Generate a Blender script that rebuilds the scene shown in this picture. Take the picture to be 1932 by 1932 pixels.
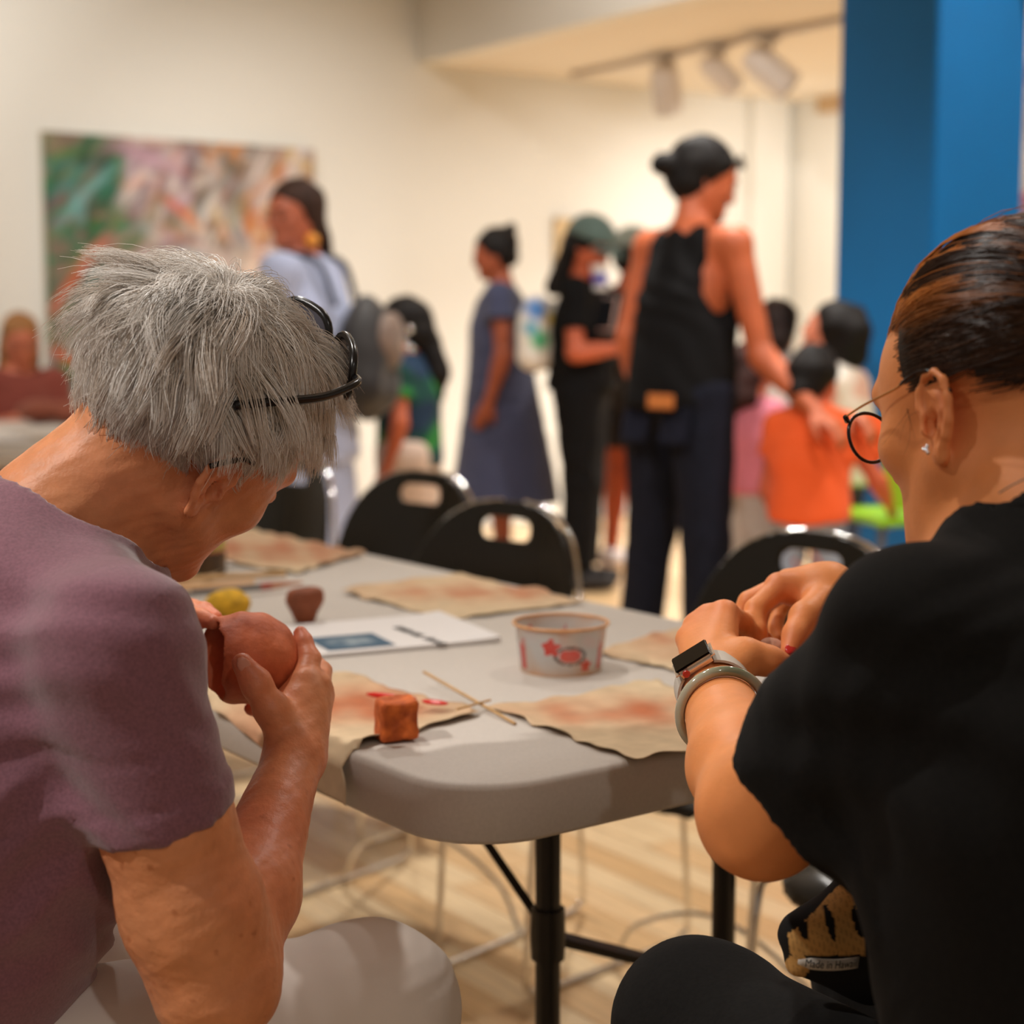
import bpy, bmesh, math, random
import numpy as np
from mathutils import Vector, Matrix

for _o in list(bpy.data.objects):
    bpy.data.objects.remove(_o)
SC = bpy.context.scene
COL = SC.collection
R = math.radians

# ------------------------------------------------------------------ camera
F_PX = 3100.0                       # focal length for a 1932 px wide frame
CAM_Z = 1.16
PITCH = math.atan(354.0 / F_PX)
cam_d = bpy.data.cameras.new('camera')
cam_d.sensor_width = 36.0
cam_d.lens = 36.0 * F_PX / 1932.0
cam_d.clip_start = 0.02
cam_d.clip_end = 100.0
cam_d.dof.use_dof = True
cam_d.dof.focus_distance = 1.37
cam_d.dof.aperture_fstop = 4.0
cam = bpy.data.objects.new('camera', cam_d)
cam.location = (0, 0, CAM_Z)
cam.rotation_euler = (math.pi / 2 - PITCH, 0, 0)
COL.objects.link(cam)
SC.camera = cam

# ------------------------------------------------------------------ view, world, lamps
SC.view_settings.view_transform = 'Standard'
SC.view_settings.look = 'None'
SC.view_settings.gamma = 1.0
SC.view_settings.use_curve_mapping = False
SC.view_settings.exposure = 0.0
W = bpy.data.worlds.new('world')
SC.world = W
W.use_nodes = True
W.node_tree.nodes['Background'].inputs[0].default_value = (1.0, 0.81, 0.64, 1)
W.node_tree.nodes['Background'].inputs[1].default_value = 0.31

WARM = (1.0, 0.955, 0.90)


def spot(name, loc, target, watts, angle=60, blend=0.5, radius=0.06, color=WARM):
    l = bpy.data.lights.new(name, 'SPOT')
    l.energy = watts
    l.color = color
    l.spot_size = R(angle)
    l.spot_blend = blend
    l.shadow_soft_size = radius
    o = bpy.data.objects.new(name, l)
    o.location = loc
    o.rotation_euler = (Vector(target) - Vector(loc)).to_track_quat('-Z', 'Y').to_euler()
    COL.objects.link(o)
    return o


def area(name, loc, target, watts, sx, sy, color=WARM):
    l = bpy.data.lights.new(name, 'AREA')
    l.energy = watts
    l.color = color
    l.shape = 'RECTANGLE'
    l.size = sx
    l.size_y = sy
    o = bpy.data.objects.new(name, l)
    o.location = loc
    o.rotation_euler = (Vector(target) - Vector(loc)).to_track_quat('-Z', 'Y').to_euler()
    COL.objects.link(o)
    return o


# ceiling track spots above the table (far side of the frame and behind the photographer)
spot('track_spot', (1.5, 3.9, 3.95), (0.15, 1.8, 0.74), 105, 62)
spot('track_spot', (-0.6, 5.2, 3.6), (-0.1, 2.0, 0.74), 85, 62)
spot('track_spot', (-1.1, 2.5, 3.9), (-0.2, 1.6, 0.8), 165, 50)
spot('track_spot', (-2.4, 0.4, 3.5), (-0.42, 1.35, 1.05), 290, 25, 1.0)
spot('track_spot', (1.0, -1.6, 3.4), (0.1, 1.7, 0.7), 55, 60)
# wall washers: painting wall, the wall past the soffit, the soffit face
spot('wall_washer', (-2.3, 5.3, 3.7), (-2.7, 7.7, 1.4), 310, 88, 1.0, 0.1)
spot('wall_washer', (-0.5, 6.0, 3.4), (-0.9, 8.9, 0.95), 205, 66, 1.0, 0.1)
spot('wall_washer', (1.6, 8.6, 2.25), (0.35, 9.85, 1.0), 58, 100, 0.8, 0.05)
spot('wall_washer', (2.0, 8.9, 2.25), (1.6, 10.7, 1.15), 80, 110, 0.8, 0.05)
spot('wall_washer', (-1.2, 3.8, 3.1), (1.0, 7.3, 3.4), 580, 46, 1.0, 0.1)
# spots over the open floor, plus two added fill lamps
spot('floor_and_fill_spot', (1.9, 8.0, 2.52), (1.7, 8.4, 0.0), 450, 120, 0.8, 0.08)  # added lamp: bounces off the floor to brighten the low ceiling
spot('floor_and_fill_spot', (0.4, 5.7, 3.8), (0.45, 4.7, 0.0), 500, 70, 0.9, 0.1)
spot('floor_and_fill_spot', (2.6, 4.0, 3.8), (1.75, 5.4, 1.7), 360, 80, 0.9, 0.1)
spot('floor_and_fill_spot', (0.7, 2.3, 3.9), (1.0, 5.0, 0.7), 220, 46, 0.9, 0.1)  # added fill lamp brightening the children from the front
spot('floor_and_fill_spot', (-1.4, 2.6, 3.9), (-0.1, 6.2, 1.0), 330, 54, 0.9, 0.1)

# ------------------------------------------------------------------ frame of the room
U2 = np.array([math.sin(R(55)), math.cos(R(55)), 0.0])      # along the painting wall / table ends
V2 = np.array([-math.sin(R(35)), math.cos(R(35)), 0.0])     # along the table
ZUP = np.array([0, 0, 1.0])
_F = np.array([0, math.cos(PITCH), -math.sin(PITCH)])
_U = np.array([0, math.sin(PITCH), math.cos(PITCH)])
_R = np.array([1.0, 0, 0])
_C = np.array([0, 0, CAM_Z])


def P(x, y, d):
    """world point seen at photo pixel (x, y), d metres in front of the lens"""
    return _C + d * (_F + (x - 966) / F_PX * _R + (966 - y) / F_PX * _U)


def T(x, y, z):
    """world point of pixel (x, y) on the level plane at height z"""
    v = _F + (x - 966) / F_PX * _R + (966 - y) / F_PX * _U
    return _C + v * ((z - CAM_Z) / v[2])


def lin(r, g, b):
    def c(v):
        v /= 255.0
        return v / 12.92 if v <= 0.04045 else ((v + 0.055) / 1.055) ** 2.4
    return (c(r), c(g), c(b))


# ------------------------------------------------------------------ object helpers
def link(o, parent=None):
    COL.objects.link(o)
    if parent is not None:
        o.parent = parent
    return o


def tag(o, label=None, cat=None, group=None, kind=None):
    if label: o['label'] = label
    if cat: o['category'] = cat
    if group: o['group'] = group
    if kind: o['kind'] = kind
    return o


def thing(name, label, cat, loc=(0, 0, 0), group=None, rotz=0.0):
    o = bpy.data.objects.new(name, None)
    o.empty_display_size = 0.05
    o.location = loc
    o.rotation_euler = (0, 0, rotz)
    COL.objects.link(o)
    return tag(o, label, cat, group)


def mesh_obj(name, verts, faces, mat, parent=None, smooth=True, cols=None, world=False):
    """verts are in parent space; with world=True they are world points and get moved to the parent's space"""
    verts = np.asarray(verts, dtype=np.float64)
    if world and parent is not None:
        m = np.array(world_matrix(parent).inverted())
        verts = verts @ m[:3, :3].T + m[:3, 3]
    me = bpy.data.meshes.new(name)
    if isinstance(faces, np.ndarray):
        n = faces.shape[1]
        me.vertices.add(len(verts))
        me.vertices.foreach_set('co', verts.astype(np.float32).ravel())
        me.loops.add(faces.size)
        me.loops.foreach_set('vertex_index', faces.astype(np.int32).ravel())
        me.polygons.add(len(faces))
        me.polygons.foreach_set('loop_start', np.arange(0, faces.size, n, dtype=np.int32))
        me.polygons.foreach_set('loop_total', np.full(len(faces), n, dtype=np.int32))
        me.update(calc_edges=True)
    else:
        me.from_pydata([tuple(v) for v in verts], [], faces)
        me.update()
    if smooth:
        me.polygons.foreach_set('use_smooth', np.ones(len(me.polygons), dtype=bool))
    if cols is not None:
        a = me.color_attributes.new('Col', 'FLOAT_COLOR', 'POINT')
        c = np.ones((len(verts), 4), dtype=np.float32)
        c[:, :3] = cols
        a.data.foreach_set('color', c.ravel())
    if mat is not None:
        for m_ in (mat if isinstance(mat, (list, tuple)) else [mat]):
            me.materials.append(m_)
    o = bpy.data.objects.new(name, me)
    return link(o, parent)


def world_matrix(o):
    m = Matrix.LocRotScale(o.location, o.rotation_euler, o.scale)
    if o.parent is not None:
        return world_matrix(o.parent) @ o.matrix_parent_inverse @ m
    return m


class MB:
    """collects boxes, tubes and lathes into one mesh"""
    def __init__(self):
        self.v, self.f = [], []

    def raw(self, vs, fs):
        n = len(self.v)
        self.v += [tuple(float(c) for c in p) for p in vs]
        self.f += [tuple(i + n for i in f) for f in fs]
        return self

    def box(self, c, size, axes=None, bev=0.0):
        c = np.array(c, float)
        ax = np.eye(3) if axes is None else np.array(axes, float)
        s = np.array(size, float) / 2
        bm = bmesh.new()
        bmesh.ops.create_cube(bm, size=2.0)
        for v in bm.verts:
            v.co = Vector((v.co.x * s[0], v.co.y * s[1], v.co.z * s[2]))
        if bev > 0:
            bmesh.ops.bevel(bm, geom=list(bm.edges), offset=bev, segments=2, affect='EDGES')
        bm.verts.index_update()
        vs = [c + v.co.x * ax[0] + v.co.y * ax[1] + v.co.z * ax[2] for v in bm.verts]
        fs = [[v.index for v in f.verts] for f in bm.faces]
        bm.free()
        return self.raw(vs, fs)

    def tube(self, pts, r, n=8, caps=True, closed=False):
        pts = [np.array(p, float) for p in pts]
        m = len(pts)
        rr = r if hasattr(r, '__len__') else [r] * m
        rings = []
        prev = None
        for i, p in enumerate(pts):
            if closed:
                t = pts[(i + 1) % m] - pts[i - 1]
            else:
                t = pts[min(i + 1, m - 1)] - pts[max(i - 1, 0)]
            t = t / (np.linalg.norm(t) + 1e-12)
            if prev is None:
                a = np.array([0, 0, 1.0]) if abs(t[2]) < 0.9 else np.array([1.0, 0, 0])
            else:
                a = prev
            a = a - t * np.dot(a, t)
            a /= (np.linalg.norm(a) + 1e-12)
            prev = a
            b = np.cross(t, a)
            rings.append([p + rr[i] * (math.cos(2 * math.pi * k / n) * a + math.sin(2 * math.pi * k / n) * b) for k in range(n)])
        vs = [q for ring in rings for q in ring]
        fs = []
        for i in range(m if closed else m - 1):
            j = (i + 1) % m
            for k in range(n):
                fs.append((i * n + k, i * n + (k + 1) % n, j * n + (k + 1) % n, j * n + k))
        if caps and not closed:
            fs.append(tuple(range(n))[::-1])
            fs.append(tuple((m - 1) * n + k for k in range(n)))
        return self.raw(vs, fs)

    def lathe(self, prof, c=(0, 0, 0), n=40, axes=None, close=True):
        ax = np.eye(3) if axes is None else np.array(axes, float)
        c = np.array(c, float)
        vs, fs = [], []
        for (r, z) in prof:
            for k in range(n):
                a = 2 * math.pi * k / n
                vs.append(c + r * math.cos(a) * ax[0] + r * math.sin(a) * ax[1] + z * ax[2])
        for i in range(len(prof) - 1):
            for k in range(n):
                fs.append((i * n + k, i * n + (k + 1) % n, (i + 1) * n + (k + 1) % n, (i + 1) * n + k))
        if close:
            fs.append(tuple(range(n))[::-1])
            fs.append(tuple((len(prof) - 1) * n + k for k in range(n)))
        return self.raw(vs, fs)

    def build(self, name, mat, parent=None, smooth=True, world=False, auto=None):
        o = mesh_obj(name, self.v, self.f, mat, parent, smooth, world=world)
        if smooth and auto:
            try:
                o.data.set_sharp_from_angle(angle=R(auto))
            except Exception:
                pass
        return o


def smooth_path(pts, n=8):
    """Catmull-Rom through the points"""
    pts = [np.array(p, float) for p in pts]
    q = [2 * pts[0] - pts[1]] + pts + [2 * pts[-1] - pts[-2]]
    out = []
    for i in range(1, len(q) - 2):
        for k in range(n):
            t = k / n
            out.append(0.5 * ((2 * q[i]) + (q[i + 1] - q[i - 1]) * t + (2 * q[i - 1] - 5 * q[i] + 4 * q[i + 1] - q[i + 2]) * t * t
                              + (3 * q[i] - q[i - 1] - 3 * q[i + 1] + q[i + 2]) * t ** 3))
    out.append(pts[-1])
    return out


# ------------------------------------------------------------------ materials
MATS = {}


def mat(name, col=(0.8, 0.8, 0.8), rough=0.5, metal=0.0, spec=0.5, noise=None, bump=None, vcol=False,
        sss=0.0, trans=0.0, ior=1.45, coat=0.0, emit=None, sheen=0.0, alpha=1.0, stretch=(1, 1, 1), ramp=None):
    """noise=(scale, amount[, dark colour]); bump=(scale, strength, distance); ramp=[(pos, colour), ...] on the noise"""
    if name in MATS:
        return MATS[name]
    m = bpy.data.materials.new(name)
    m.use_nodes = True
    nt = m.node_tree
    b = nt.nodes['Principled BSDF']
    b.inputs['Roughness'].default_value = rough
    b.inputs['Metallic'].default_value = metal
    b.inputs['Specular IOR Level'].default_value = spec
    b.inputs['IOR'].default_value = ior
    b.inputs['Alpha'].default_value = alpha
    b.inputs['Coat Weight'].default_value = coat
    b.inputs['Coat Roughness'].default_value = 0.1
    b.inputs['Sheen Weight'].default_value = sheen
    b.inputs['Transmission Weight'].default_value = trans
    if sss > 0:
        b.inputs['Subsurface Weight'].default_value = sss
        b.inputs['Subsurface Radius'].default_value = (1.0, 0.32, 0.14)
        b.inputs['Subsurface Scale'].default_value = 0.008
    if emit:
        b.inputs['Emission Color'].default_value = (*emit[0], 1)
        b.inputs['Emission Strength'].default_value = emit[1]
    tc = nt.nodes.new('ShaderNodeTexCoord')
    mp = nt.nodes.new('ShaderNodeMapping')
    mp.inputs['Scale'].default_value = stretch
    nt.links.new(tc.outputs['Object'], mp.inputs['Vector'])
    src = None
    if vcol:
        at = nt.nodes.new('ShaderNodeVertexColor')
        at.layer_name = 'Col'
        src = at.outputs['Color']
    if noise:
        nz = nt.nodes.new('ShaderNodeTexNoise')
        nz.inputs['Scale'].default_value = noise[0]
        nz.inputs['Detail'].default_value = 6
        nt.links.new(mp.outputs['Vector'], nz.inputs['Vector'])
        rp = nt.nodes.new('ShaderNodeValToRGB')
        if ramp:
            while len(rp.color_ramp.elements) < len(ramp):
                rp.color_ramp.elements.new(0.5)
            for e, (p_, c_) in zip(rp.color_ramp.elements, ramp):
                e.position = p_
                e.color = (*c_, 1)
        else:
            a = noise[1]
            dark = noise[2] if len(noise) > 2 else tuple(c * (1 - a) for c in (col if not vcol else (1, 1, 1)))
            light = tuple(min(1, c * (1 + a * 0.5)) for c in (col if not vcol else (1, 1, 1)))
            rp.color_ramp.elements[0].position = 0.32
            rp.color_ramp.elements[0].color = (*dark, 1)
            rp.color_ramp.elements[1].position = 0.68
            rp.color_ramp.elements[1].color = (*light, 1)
        nt.links.new(nz.outputs['Fac'], rp.inputs['Fac'])
        if src is None:
            src = rp.outputs['Color']
        else:
            mx = nt.nodes.new('ShaderNodeMix')
            mx.data_type = 'RGBA'
            mx.blend_type = 'MULTIPLY'
            mx.inputs['Factor'].default_value = 1.0
            nt.links.new(src, mx.inputs['A'])
            nt.links.new(rp.outputs['Color'], mx.inputs['B'])
            src = mx.outputs['Result']
    if src is None:
        b.inputs['Base Color'].default_value = (*col, 1)
    else:
        nt.links.new(src, b.inputs['Base Color'])
    if bump:
        bz = nt.nodes.new('ShaderNodeTexNoise')
        bz.inputs['Scale'].default_value = bump[0]
        bz.inputs['Detail'].default_value = 5
        nt.links.new(mp.outputs['Vector'], bz.inputs['Vector'])
        bp = nt.nodes.new('ShaderNodeBump')
        bp.inputs['Strength'].default_value = bump[1]
        bp.inputs['Distance'].default_value = bump[2]
        nt.links.new(bz.outputs['Fac'], bp.inputs['Height'])
        nt.links.new(bp.outputs['Normal'], b.inputs['Normal'])
    MATS[name] = m
    return m


# ------------------------------------------------------------------ implicit-surface modeller
def unit(v):
    v = np.asarray(v, float)
    return v / (np.linalg.norm(v) + 1e-12)


def cone(a, b, ra, rb, k=0.02, clip=None, op='+', sq=None):
    return dict(t='c', a=np.asarray(a, np.float32), b=np.asarray(b, np.float32), ra=float(ra), rb=float(rb), k=k, clip=clip, op=op)


def ell(c, r, axes=None, k=0.02, clip=None, op='+'):
    ax = np.eye(3) if axes is None else np.asarray(axes)
    r = np.asarray(r, float) if hasattr(r, '__len__') else np.array([r] * 3, float)
    return dict(t='e', c=np.asarray(c, np.float32), r=r.astype(np.float32), ax=ax.astype(np.float32), k=k, clip=clip, op=op)


def pval(p, X):
    if p['t'] == 'c':
        ba = p['b'] - p['a']
        pa = X - p['a']
        h = np.clip((pa @ ba) / max(float(ba @ ba), 1e-12), 0, 1)
        q = pa - h[:, None] * ba
        d = np.sqrt(np.einsum('ij,ij->i', q, q)) - (p['ra'] + (p['rb'] - p['ra']) * h)
    elif p['t'] == 'e':
        q = (X - p['c']) @ p['ax'].T
        s = q / p['r']
        k0 = np.sqrt(np.einsum('ij,ij->i', s, s))
        s = s / p['r']
        k1 = np.sqrt(np.einsum('ij,ij->i', s, s))
        d = np.where(k1 > 1e-6, k0 * (k0 - 1) / np.maximum(k1, 1e-6), -p['r'].min())
    else:
        d = p['f'](X)
    if p['clip'] is not None:
        for (o, n) in p['clip']:
            d = np.maximum(d, (X - np.asarray(o, np.float32)) @ np.asarray(n, np.float32))
    return d


def field(prims, X):
    d = None
    for p in prims:
        v = pval(p, X)
        k = p['k']
        if p['op'] == '+':
            if d is None:
                d = v
            else:
                h = np.maximum(k - np.abs(d - v), 0) / k if k > 0 else 0
                d = np.minimum(d, v) - h * h * (k * 0.25)
        else:
            v = -v if p['op'] == '-' else v
            if d is None:
                d = v
            else:
                h = np.maximum(k - np.abs(d - v), 0) / k if k > 0 else 0
                d = np.maximum(d, v) + h * h * (k * 0.25)
    return d


def polygonize(prims, h, disp=None, lo=None, hi=None, B=16, smooth_it=1, slack=0.0, keep_frac=0.1):
    """sparse surface nets over the blended primitives; disp(X, d) may add relief"""
    if lo is None:
        los, his = [], []
        for p in prims:
            if p['op'] != '+':
                continue
            if p['t'] == 'c':
                m = max(p['ra'], p['rb'])
                los += [p['a'] - m, p['b'] - m]
                his += [p['a'] + m, p['b'] + m]
            elif p['t'] == 'e':
                m = float(p['r'].max())
                los.append(p['c'] - m)
                his.append(p['c'] + m)
        lo = np.min(los, axis=0) - 3 * h - 0.01
        hi = np.max(his, axis=0) + 3 * h + 0.01
    lo = np.asarray(lo, np.float32)
    hi = np.asarray(hi, np.float32)
    nb = np.ceil((hi - lo) / (h * B)).astype(int)
    ib = np.stack(np.meshgrid(*[np.arange(n) for n in nb], indexing='ij'), -1).reshape(-1, 3)
    cen = (lo + (ib + 0.5) * (h * B)).astype(np.float32)
    rad = h * B * 0.5 * math.sqrt(3) * 1.05 + slack
    vals = np.stack([pval(p, cen) for p in prims], 1)
    tot = field(prims, cen)
    act = np.abs(tot) < rad * 1.12 + 0.006
    ib, cen, vals = ib[act], cen[act], vals[act]
    plus = np.array([p['op'] == '+' for p in prims])
    ks = np.array([p['k'] for p in prims])
    g = np.arange(B + 1)
    G = np.stack(np.meshgrid(g, g, g, indexing='ij'), -1).reshape(-1, 3).astype(np.float32)
    n1 = B + 1
    VK, VP, EK = [], [], []
    dims = nb * B + 4
    for bi in range(len(ib)):
        v = vals[bi]
        up = (v[plus]).min() + rad * 1.15
        keep = np.where(plus, v - rad * 1.15 < up + ks, np.abs(v) < rad * 2.0 + ks + 0.02)
        # subtracting fields far outside do nothing; far inside they erase the block
        sub = [p for p, kp, pl, vv in zip(prims, keep, plus, v) if kp or (not pl and p['op'] == '-' and vv < 0) or (p['op'] == '&' and vv > 0)]
        if not any(p['op'] == '+' for p in sub):
            continue
        base = ib[bi] * B
        X = lo + (G + base) * h
        X = X.astype(np.float32)
        d = field(sub, X)
        if disp is not None:
            d = disp(X, d)
        D = d.reshape(n1, n1, n1)
        S = D < 0
        cnt = S.sum()
        if cnt == 0 or cnt == S.size:
            continue
        # vertices for mixed cells
        acc = np.zeros((B, B, B, 3), np.float32)
        num = np.zeros((B, B, B), np.float32)
        for ax in range(3):
            sl0 = [slice(None)] * 3
            sl1 = [slice(None)] * 3
            sl0[ax] = slice(0, B)
            sl1[ax] = slice(1, n1)
            a, b_ = D[tuple(sl0)], D[tuple(sl1)]
            cr = (a < 0) != (b_ < 0)
            t = np.where(cr, a / np.where(cr, a - b_, 1), 0)
            o1, o2 = [x for x in range(3) if x != ax]
            for u in (0, 1):
                for w in (0, 1):
                    s = [slice(None)] * 3
                    s[o1] = slice(u, B + u)
                    s[o2] = slice(w, B + w)
                    c = cr[tuple(s)]
                    num += c
                    acc[..., ax] += np.where(c, t[tuple(s)], 0)
                    acc[..., o1] += np.where(c, u, 0)
                    acc[..., o2] += np.where(c, w, 0)
            # owned edges
            s = [slice(0, B)] * 3
            e = np.argwhere(cr[tuple(s)])
            if len(e):
                flip = (a[tuple(s)] < 0)[e[:, 0], e[:, 1], e[:, 2]]
                EK.append(np.column_stack([e + base, np.full(len(e), ax), flip]))
        c = np.argwhere(num > 0)
        if len(c):
            pos = acc[c[:, 0], c[:, 1], c[:, 2]] / num[c[:, 0], c[:, 1], c[:, 2]][:, None]
            VP.append(lo + (c + base + pos) * h)
            q = c + base + 1
            VK.append((q[:, 0].astype(np.int64) * dims[1] + q[:, 1]) * dims[2] + q[:, 2])
    VK = np.concatenate(VK)
    VP = np.concatenate(VP).astype(np.float64)
    EK = np.concatenate(EK)
    order = np.argsort(VK)
    VK, VP = VK[order], VP[order]
    faces = []
    for ax in range(3):
        E = EK[EK[:, 3] == ax]
        o1, o2 = [(1, 2), (2, 0), (0, 1)][ax]
        idx = []
        ok = np.ones(len(E), bool)
        for (u, w) in ((1, 1), (0, 1), (0, 0), (1, 0)):
            q = E[:, :3].copy() + 1
            q[:, o1] -= u
            q[:, o2] -= w
            key = (q[:, 0].astype(np.int64) * dims[1] + q[:, 1]) * dims[2] + q[:, 2]
            i = np.clip(np.searchsorted(VK, key), 0, len(VK) - 1)
            ok &= VK[i] == key
            idx.append(i)
        Q = np.stack(idx, 1)
        fl = E[:, 4] == 0
        Q[fl] = Q[fl][:, ::-1]
        faces.append(Q[ok])
    Fq = np.concatenate(faces)
    # neighbour lists, then keep only sizeable connected pieces
    used = np.zeros(len(VP), bool)
    used[Fq.ravel()] = True
    if not used.all():
        Fq = (np.cumsum(used) - 1)[Fq]
        VP = VP[used]
    e = np.concatenate([Fq[:, [0, 1]], Fq[:, [1, 2]], Fq[:, [2, 3]], Fq[:, [3, 0]]])
    e = np.concatenate([e, e[:, ::-1]])
    o_ = np.argsort(e[:, 0], kind='stable')
    nbr = e[o_, 1]
    deg = np.bincount(e[:, 0], minlength=len(VP))
    ptr = np.concatenate([[0], np.cumsum(deg)[:-1]])
    lab = np.arange(len(VP))
    while True:
        new = np.minimum(lab, np.minimum.reduceat(lab[nbr], ptr))
        new = new[new]
        new = new[new]
        if (new == lab).all():
            break
        lab = new
    ids, inv, cnt = np.unique(lab, return_inverse=True, return_counts=True)
    if len(ids) > 1:
        good = (cnt >= max(cnt.max() * keep_frac, 8))[inv]
        mp_ = np.cumsum(good) - 1
        Fq = mp_[Fq[good[Fq[:, 0]]]]
        VP = VP[good]
    for _ in range(smooth_it):
        e = np.concatenate([Fq[:, [0, 1]], Fq[:, [1, 2]], Fq[:, [2, 3]], Fq[:, [3, 0]]])
        s = np.zeros_like(VP)
        n = np.zeros(len(VP))
        for a_, b_ in ((0, 1), (1, 0)):
            for c_ in range(3):
                s[:, c_] += np.bincount(e[:, a_], VP[e[:, b_], c_], len(VP))
            n += np.bincount(e[:, a_], minlength=len(VP))
        VP = VP * 0.5 + 0.5 * s / np.maximum(n, 1)[:, None]
    return VP, Fq


def sines(X, f, seed=0, n=5):
    """cheap smooth 3-D noise in about [-1, 1]"""
    rs = np.random.RandomState(seed)
    out = np.zeros(len(X), np.float32)
    for i in range(n):
        w = rs.normal(size=3)
        w = w / np.linalg.norm(w) * f * (0.7 + 0.8 * rs.rand())
        out += np.sin(X @ w.astype(np.float32) + rs.rand() * 6.28)
    return out / n * 1.6


def blob(name, prims, h, material, parent=None, disp=None, cols=None, smooth_it=1, **kw):
    V, Fq = polygonize(prims, h, disp, smooth_it=smooth_it, **kw)
    c = cols(V) if callable(cols) else cols
    return mesh_obj(name, V, Fq, material, parent, True, c, world=True)
# ================================================================== THE ROOM
m_wall = mat('wall_paint', lin(228, 227, 220), 0.85, bump=(60, 0.05, 0.002))
m_ceil = mat('ceiling_paint', lin(226, 216, 200), 0.9)
m_fascia = mat('soffit_paint', lin(226, 222, 212), 0.9)
m_blue = mat('blue_paint', lin(0, 104, 168), 0.55, noise=(3, 0.06))
m_subfloor = mat('subfloor', lin(120, 82, 50), 0.9)
m_plank = [mat('maple_plank_%d' % i, c, 0.32, noise=(7, 0.22), stretch=(0.6, 9, 1), coat=0.15)
           for i, c in enumerate([lin(238, 198, 146), lin(243, 206, 156), lin(228, 186, 132), lin(246, 214, 168)])]


def slab(name, p0, p1, z0, z1, thick, n, material, parent=None):
    """upright slab between floor points p0 and p1; n = direction in which the thickness goes (away from the room)"""
    p0, p1, n = np.array(p0, float), np.array(p1, float), unit(n)
    a = [(p0, z0), (p1, z0), (p1, z1), (p0, z1)]
    vs = [(q[0], q[1], z) for q, z in a] + [(q[0] + n[0] * thick, q[1] + n[1] * thick, z) for q, z in a]
    fs = [(0, 1, 2, 3), (5, 4, 7, 6), (0, 3, 7, 4), (1, 5, 6, 2), (3, 2, 6, 7), (0, 4, 5, 1)]
    return mesh_obj(name, vs, fs, material, parent, False)


u2, v2 = U2[:2], V2[:2]
W0 = np.array([-2.26, 8.0])                 # left edge of the painting on its wall
wall_n = v2                                 # out of the room
CORNER = W0 + u2 * 4.95
ZC_LOW, ZC_HIGH = 2.58, 4.1
tag(slab('wall_left', W0 - u2 * 7, CORNER, 0, ZC_HIGH, 0.15, wall_n, m_wall), kind='structure')
tag(slab('wall_back', CORNER, CORNER - v2 * 9, 0, ZC_HIGH, 0.15, u2, m_wall), kind='structure')
# pilaster in the corner
pil = MB()
pil.box((*(CORNER - u2 * 0.22 - v2 * 0.03), ZC_LOW / 2 + 0.0), (0.30, 0.06, ZC_LOW), [U2, V2, ZUP])
tag(pil.build('trim_1', m_wall, None, False), kind='structure')
tr = MB()
tr.box((*(CORNER - u2 * 0.03 - v2 * 1.4), ZC_LOW - 0.05), (0.06, 2.2, 0.10), [U2, V2, ZUP])
tag(tr.build('trim_2', mat('trim_paint', lin(190, 160, 122), 0.7), None, False), kind='structure')
for i, (a, b, nn) in enumerate(((W0 - u2 * 7, CORNER - u2 * 0.4, v2), (CORNER - v2 * 0.1, CORNER - v2 * 9, u2))):
    tag(slab('baseboard_' + ('left', 'back')[i], a - nn * 0.015, b - nn * 0.015, 0.002, 0.11, 0.014, nn, m_wall), kind='structure')

# dropped soffit: fascia and low ceiling behind it
F0 = W0 + u2 * 2.13
fas = slab('wall_soffit', F0, F0 - v2 * 9, ZC_LOW, ZC_HIGH, 0.12, u2, m_fascia)
tag(fas, kind='structure')
lowc = [F0 + u2 * 0.12, CORNER, CORNER - v2 * 9, F0 + u2 * 0.12 - v2 * 9]
vs = [(q[0], q[1], ZC_LOW) for q in lowc] + [(q[0], q[1], ZC_LOW + 0.1) for q in lowc]
boxf = [(0, 1, 2, 3), (7, 6, 5, 4), (0, 4, 5, 1), (1, 5, 6, 2), (2, 6, 7, 3), (3, 7, 4, 0)]
tag(mesh_obj('ceiling_low', vs, boxf, m_ceil, None, False), kind='structure')
hc = [W0 - u2 * 7, F0, F0 - v2 * 13, W0 - u2 * 7 - v2 * 13]
vs = [(q[0], q[1], ZC_HIGH) for q in hc] + [(q[0], q[1], ZC_HIGH + 0.1) for q in hc]
tag(mesh_obj('ceiling', vs, boxf, m_ceil, None, False), kind='structure')

# blue column
col_c = np.array([1.467, 5.8])
cb = MB()
cc = col_c + u2 * 0.24 + v2 * 0.23
cb.box((cc[0], cc[1], ZC_HIGH / 2), (0.48, 0.46, ZC_HIGH), [U2, V2, ZUP], 0.006)
tag(cb.build('wall_column', m_blue, None, False), 'square floor to ceiling column painted deep blue', kind='structure')

# ------------------------------------------------------------------ floor planks
floor = mesh_obj('floor', [(-9, -2, -0.02), (9, -2, -0.02), (9, 14, -0.02), (-9, 14, -0.02), (-9, -2, -0.06), (9, -2, -0.06), (9, 14, -0.06), (-9, 14, -0.06)],
                 [(0, 1, 2, 3), (7, 6, 5, 4), (0, 4, 5, 1), (1, 5, 6, 2), (2, 6, 7, 3), (3, 7, 4, 0)], m_subfloor, None, False)
tag(floor, kind='structure')


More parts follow.
